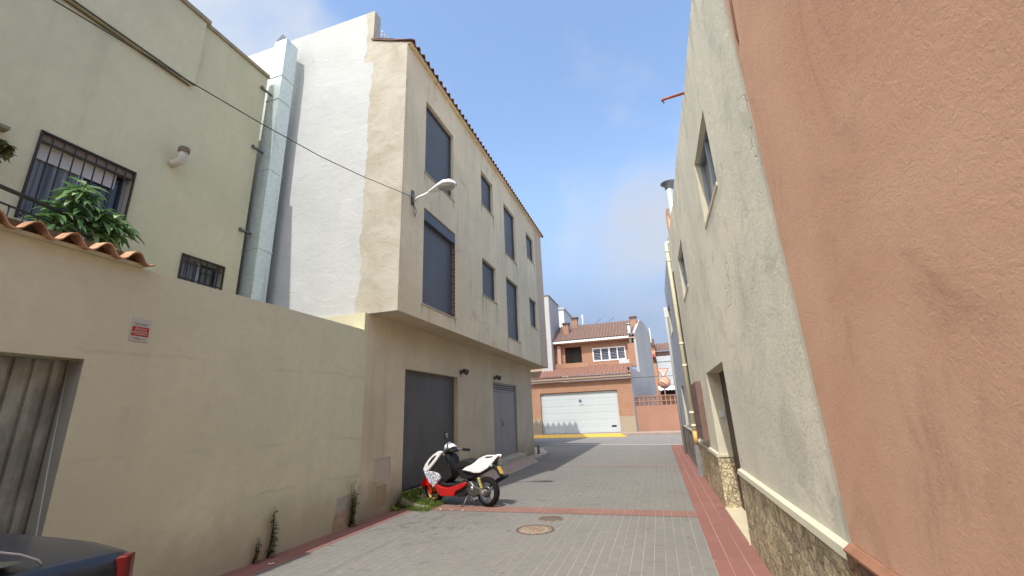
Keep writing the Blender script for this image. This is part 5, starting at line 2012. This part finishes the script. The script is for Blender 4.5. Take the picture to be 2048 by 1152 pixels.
for xx in (-4.55, -3.91, -3.27, -2.6, -1.99):
    f.box(xx, xx + (.14 if xx == -3.27 else .09), UY - .03, UY + .05, 5.53 + t, 6.62 - t)
w = part('window', f, M_whitep, fh)
g = MB(); g.quad((-4.5, UY + .03, 5.6), (-1.95, UY + .03, 5.6), (-1.95, UY + .03, 6.55), (-4.5, UY + .03, 6.55))
part('pane', g, M_glass, w)
g = MB()
for xx in (-4.46, -3.82, -3.13, -2.51):
    for j in range(7):
        g.box(xx, xx + .52, UY + .0, UY + .008, 5.66 + j * .125, 5.70 + j * .125)
part('louvre_blades', g, M_greyink, w)
mb = MB(); mb.box(-2.5, -1.5, UY - .06, UY - .0, 5.2, 5.52)
part('white_patch', mb, M_whitewall, fh)
mb = MB(); mb.box(-1.68, -1.06, UY - .35, UY - .002, 4.9, 6.74)
part('brick_stack', mb, M_brick, fh)
mb = MB(); mb.tube([(-1.42, UY - .18, 6.74), (-1.42, UY - .18, 8.3)], .14, 14); mb.lathe([(.15, 0), (.24, .03), (.24, .06), (0, .1)], (-1.42, UY - .18, 8.3), (0, 0, 1), 14)
part('flue', mb, M_galv, fh)
mb = MB(); mb.box(-7.9, -1.0, UY - .5, UY + .1, 7.12, 7.22)
part('eave', mb, simple('mat_eave', lin(190, 160, 138), .8), fh)
mb = MB(); mb.box(-7.95, -1.5, UY - .62, UY - .5, 7.16, 7.32)
part('gutter', mb, M_whitep, fh)
mb = MB()
tiles(mb, (-8.0, UY - .58, 7.36), (-1.0, UY - .58, 7.36), (0, 2.9, 1.72), 3.45, .25, .08, .42, .02, 6, .02)
mb.quad((-8.0, UY + 2.4, 9.05), (-.6, UY + 2.4, 9.05), (-.6, UY + 6, 7.2), (-8, UY + 6, 7.2))
rf = part('roof', mb, M_tile_old, fh)


def chimney(x_, y_, z0, z1, w_):
    mb = MB(); mb.box(x_ - w_, x_ + w_, y_ - w_, y_ + w_, z0, z1)
    c_ = part('chimney', mb, M_brick, rf)
    mb = MB(); mb.box(x_ - w_ * .6, x_ + w_ * .6, y_ - w_ * .7, y_ + w_ * .7, z1, z1 + .18)
    part('chimney_throat', mb, M_signwhite, c_)
    mb = MB()
    for s_ in (-1, 0, 1):
        for q in (-1, 1):
            mb.box(x_ + s_ * w_ * .85 - .05, x_ + s_ * w_ * .85 + .05, y_ + q * w_ * .85 - .05, y_ + q * w_ * .85 + .05, z1, z1 + .18)
    tiles(mb, (x_ - w_ * 1.35, y_ - w_ * 1.35, z1 + .2), (x_ + w_ * 1.35, y_ - w_ * 1.35, z1 + .2), (0, 1, .35), w_ * 1.45, .16, .05, .3, .02, 6, 0)
    tiles(mb, (x_ + w_ * 1.35, y_ + w_ * 1.35, z1 + .2), (x_ - w_ * 1.35, y_ + w_ * 1.35, z1 + .2), (0, -1, .35), w_ * 1.45, .16, .05, .3, .02, 6, 0)
    mb.box(x_ - w_ * 1.3, x_ + w_ * 1.3, y_ - w_ * 1.3, y_ + w_ * 1.3, z1 + .17, z1 + .2)
    part('chimney_cap', mb, M_tile_old, c_)


chimney(-1.05, 37.0, 7.6, 8.85, .24)
chimney(-6.75, 36.9, 7.6, 8.85, .24)
chimney(-6.15, 38.2, 8.2, 9.55, .24)
# angled grey side wall of the house
sw = MB()


def sidep(y_):
    return -1.58 + .236 * (y_ - 33)


prof = [(33.012, 0, 4.62), (35.55, 0, 4.40), (35.56, 0, 7.62), (37.4, 0, 8.9), (38.3, 0, 8.9), (40.2, 0, 8.2)]
for i in range(len(prof) - 1):
    (a, _, za), (b, _, zb) = prof[i], prof[i + 1]
    if b - a < .1: continue
    for s_ in (0, -.18):
        sw.quad((sidep(a) + s_, a, 0), (sidep(b) + s_, b, 0), (sidep(b) + s_, b, zb), (sidep(a) + s_, a, za))
    sw.quad((sidep(a), a, za), (sidep(b), b, zb), (sidep(b) - .18, b, zb), (sidep(a) - .18, a, za))
sw.quad((sidep(35.56), 35.56, 4.3), (sidep(35.56) - .18, 35.56, 4.3), (sidep(35.56) - .18, 35.56, 7.62), (sidep(35.56), 35.56, 7.62))
sw.quad((sidep(33), 33.012, 0), (-1.602, 33.012, 0), (-1.602, 33.012, 4.62), (sidep(33), 33.012, 4.62))
part('side_wall', sw, M_greywall, fh)
mb = MB(); mb.box(.12, .2, 40.0, 40.25, 7.3, 8.6)
part('white_pipe_end', mb, M_whitep, fh)

# yard wall with pierced blocks
yw = thing('yard_wall', 'low salmon rendered yard wall topped with two rows of pierced blocks', 'wall', (0, 33.5, .12))
mb = MB(); mb.box(-1.56, 3.2, 33.45, 33.65, .0, 1.84)
part('solid_wall', mb, M_flat, yw)
bm_ = MB()
tt = .035
for r_ in range(2):
    for i in range(15):
        x0 = -1.5 + i * .305; z0 = 1.845 + r_ * .325
        x1, z1 = x0 + .30, z0 + .32
        bm_.box(x0, x1, 33.46, 33.64, z0, z0 + tt); bm_.box(x0, x1, 33.46, 33.64, z1 - tt, z1)
        bm_.box(x0, x0 + tt, 33.46, 33.64, z0 + tt, z1 - tt); bm_.box(x1 - tt, x1, 33.46, 33.64, z0 + tt, z1 - tt)
        cx_, cz_ = (x0 + x1) / 2, (z0 + z1) / 2
        bm_.lathe([(.045, -.08), (.065, -.08), (.065, .08), (.045, .08), (.045, -.08)], (cx_, 33.55, cz_), (0, 1, 0), 10, False)
        for sx_, sz_ in ((1, 1), (1, -1), (-1, 1), (-1, -1)):
            bm_.tube([(cx_ + sx_ * .04, 33.55, cz_ + sz_ * .04), (cx_ + sx_ * .12, 33.55, cz_ + sz_ * .125)], .022, 4)
bm_.box(-1.56, 3.2, 33.44, 33.66, 2.50, 2.55)
part('pierced_blocks', bm_, M_flat, yw)

# signs behind the yard wall
sg = thing('give_way_sign', 'upside-down red-edged triangle give-way sign with lettering above a round sign', 'traffic sign', (.66, 34.6, 0))
mb = MB(); mb.tube([(.62, 34.64, 0), (.68, 34.64, 4.5)], .035, 10)
part('post', mb, M_signrust, sg)
SY = 34.58
mb = MB(); mb.prism([(.26, 4.50), (1.16, 4.50), (.69, 3.74)], 1, SY, SY + .02)
part('red_border', mb, M_signred, sg)
mb = MB(); mb.prism([(.37, 4.44), (1.05, 4.44), (.695, 3.87)], 1, SY - .006, SY)
part('white_field', mb, M_signwhite, sg)
mb = text_mesh('CEDA', .17, (.71, SY - .009, 4.34), (1, 0, 0), (0, 0, 1), .002)
m2_ = text_mesh('EL PASO', .10, (.70, SY - .009, 4.19), (1, 0, 0), (0, 0, 1), .002)
mb.add(m2_.v, m2_.f)
part('lettering', mb, M_stickdark, sg)
rs = thing('no_parking_sign', 'tilted faded round no-parking sign just below the give-way triangle', 'traffic sign', (.70, 34.5, 3.5))
ax_ = (-.25, -1, .1)
mb = MB(); mb.lathe([(0, 0), (.44, 0), (.45, -.015), (0, -.02)], (.70, 34.5, 3.47), ax_, 32)
part('rim_disc', mb, M_stickdark if False else simple('mat_sign_rim', lin(150, 110, 100), .6, 0, .3, .2, 9), rs)
mb = MB(); mb.lathe([(0, .006), (.39, .006), (.39, .0)], (.70, 34.5, 3.47), ax_, 32)
part('face', mb, M_signrust, rs)
mb = MB(); mb.tube([(.45, 34.45, 3.68), (.95, 34.56 - .15, 3.22)], .035, 6)
part('slash', mb, M_signwhite, rs)

# tall grey block left behind the brick house
gb = thing('grey_block', 'plain grey rendered block rising behind the left end of the brick house', 'building', (-9.5, 36.5, 0))
mb = MB(); mb.box(-14, -7.72, 34.9, 38.9, 0, 11.25)
part('wall', mb, M_greywall, gb)
mb = MB(); mb.box(-14.05, -7.66, 34.85, 38.95, 11.25, 11.33)
part('coping', mb, M_steel, gb)
wb = thing('white_block', 'white parapet block far behind the two left chimneys of the brick house', 'building', (-9.5, 48, 0))
mb = MB(); mb.box(-13, -8.55, 46, 54, 0, 12.6)
part('wall', mb, M_whitewall, wb)
mb = MB(); mb.box(-13.1, -8.45, 45.9, 54.1, 12.6, 12.8)
part('coping', mb, M_greywall, wb)

# houses seen through the gap on the right
wh = thing('white_house', 'white house behind the signs, seen over the salmon yard wall', 'house', (2, 42, 0))
mb = MB(); mb.box(.42, 5, 42, 50, 0, 6.25)
part('wall', mb, M_whitewall, wh)
mb = MB(); mb.box(.42, 5, 41.96, 41.999, 5.75, 5.8); mb.box(1.0, 3, 41.9, 41.998, 3.55, 3.75)
part('ledge', mb, M_greywall, wh)
mb = MB(); tiles(mb, (.35, 43.5, 6.9), (5, 43.5, 6.9), (0, 1, .45), 2.6, .25, .07, .4, .02, 6, .02)
mb.box(.42, 5, 43.9, 46, 6.2, 6.9)
part('roof', mb, M_tile_old, wh)
oh = thing('orange_house', 'narrow orange house with a dark roof edge beside the grey side wall', 'house', (.1, 44, 0))
mb = MB(); mb.box(-.9, .40, 43, 46, 0, 7.4)
part('wall', mb, stucco('mat_peach_house', lin(226, 176, 138), .05, 2), oh)
mb = MB(); mb.box(-.95, .46, 42.7, 46, 7.4, 8.0)
part('roof_edge', mb, M_brown, oh)
mb = MB(); mb.box(-.9, .42, 42.6, 43, 6.3, 6.55)
for i in range(8):
    mb.box(-.85 + i * .16, -.82 + i * .16, 42.62, 42.66, 6.55, 6.95)
part('balcony', mb, M_signred, oh)
sh = thing('yard_shed', 'corrugated roofed lean-to behind the pierced wall under the round sign', 'shed', (1, 36, 0))
mb = MB()
vs = []
for i in range(73):
    xx = .25 + i * .05
    for yy, zz in ((35.6, 2.95), (37.0, 3.35)):
        vs.append((xx, yy, zz + .035 * math.sin(i * PI / 2.5)))
mb.add(vs, [(2 * i, 2 * i + 2, 2 * i + 3, 2 * i + 1) for i in range(72)], True)
part('corrugated_roof', mb, M_whitep, sh)
mb = MB(); mb.box(.3, 3.8, 36.4, 36.6, 0, 3.15)
part('wall', mb, M_interior, sh)
mb = MB(); mb.box(.2, .36, 35.6, 35.76, 0, 2.9)
part('post', mb, M_flat, sh)

# antennas on the brick house
an = thing('antenna', 'white vertical mast beside the left chimneys of the brick house', 'antenna', (-5.55, 39, 8.7))
mb = MB(); mb.tube([(-5.55, 39, 8.6), (-5.55, 39, 10.2)], .05, 8)
part('mast', mb, M_whitep, an)
mb = MB(); mb.box(-5.65, -5.45, 38.9, 39.1, 8.6, 8.85)
part('base', mb, M_whitep, an)
for (x_, s_, lab) in ((-4.5, 1, 'thin tilted television aerial on the roof ridge, left of the other aerial'), (-3.4, 1.15, 'longer tilted television aerial near the middle of the roof ridge')):
    an = thing('television_aerial', lab, 'aerial', (x_, 39, 8.6), 0, 'television aerials on the ridge')
    mb = MB(); mb.tube([(x_, 39, 8.6), (x_, 39, 9.15)], .02, 6)
    part('mast', mb, M_steel, an)
    mb = MB(); a = Vector((x_ - .5 * s_, 39, 8.85)); b = Vector((x_ + .6 * s_, 39, 9.5 + .15 * s_))
    mb.tube([a, b], .015, 6)
    for j in range(7):
        q = a.lerp(b, (j + .5) / 7); mb.tube([q + Vector((-.02, -.2, -.0)), q + Vector((.02, .2, .0))], .01, 5)
    part('boom', mb, M_steel, an)
mb = MB()
mb.tube([(-1.5, 33.2, 3.85), (1.3, 33.9, 3.88), (3.0, 34.3, 3.92)], .018, 6)
solo('street_cable', mb, M_cable, 'dark cable running right from the eave of the brick garage', 'cable')

# unseen house added behind the tall building to cast the shadow on the junction
nh = thing('shadow_house', 'unseen tiled house added behind the three-storey building to cast the shadow on the junction', 'house', (-8, 24, 0))
mb = MB()
mb.prism([(-5.5, 22.2), (-6.7, 26.3), (-13, 26.3), (-13, 23.6)], 2, 3.7, 10.22)
part('upper_wall', mb, M_peach, nh)
mb = MB()
mb.prism([(-6.4, 22.3), (-7.4, 26.1), (-13, 27.0), (-13, 23.7)], 2, 0, 3.7)
part('lower_wall', mb, M_ground, nh)
mb = MB()
tiles(mb, (-6.75, 26.45, 10.28), (-13, 26.45, 10.28), (0, -1, .25), 2.6, .42, .17, .4, .02, 6, .02)
part('roof', mb, M_tile_roof, nh)
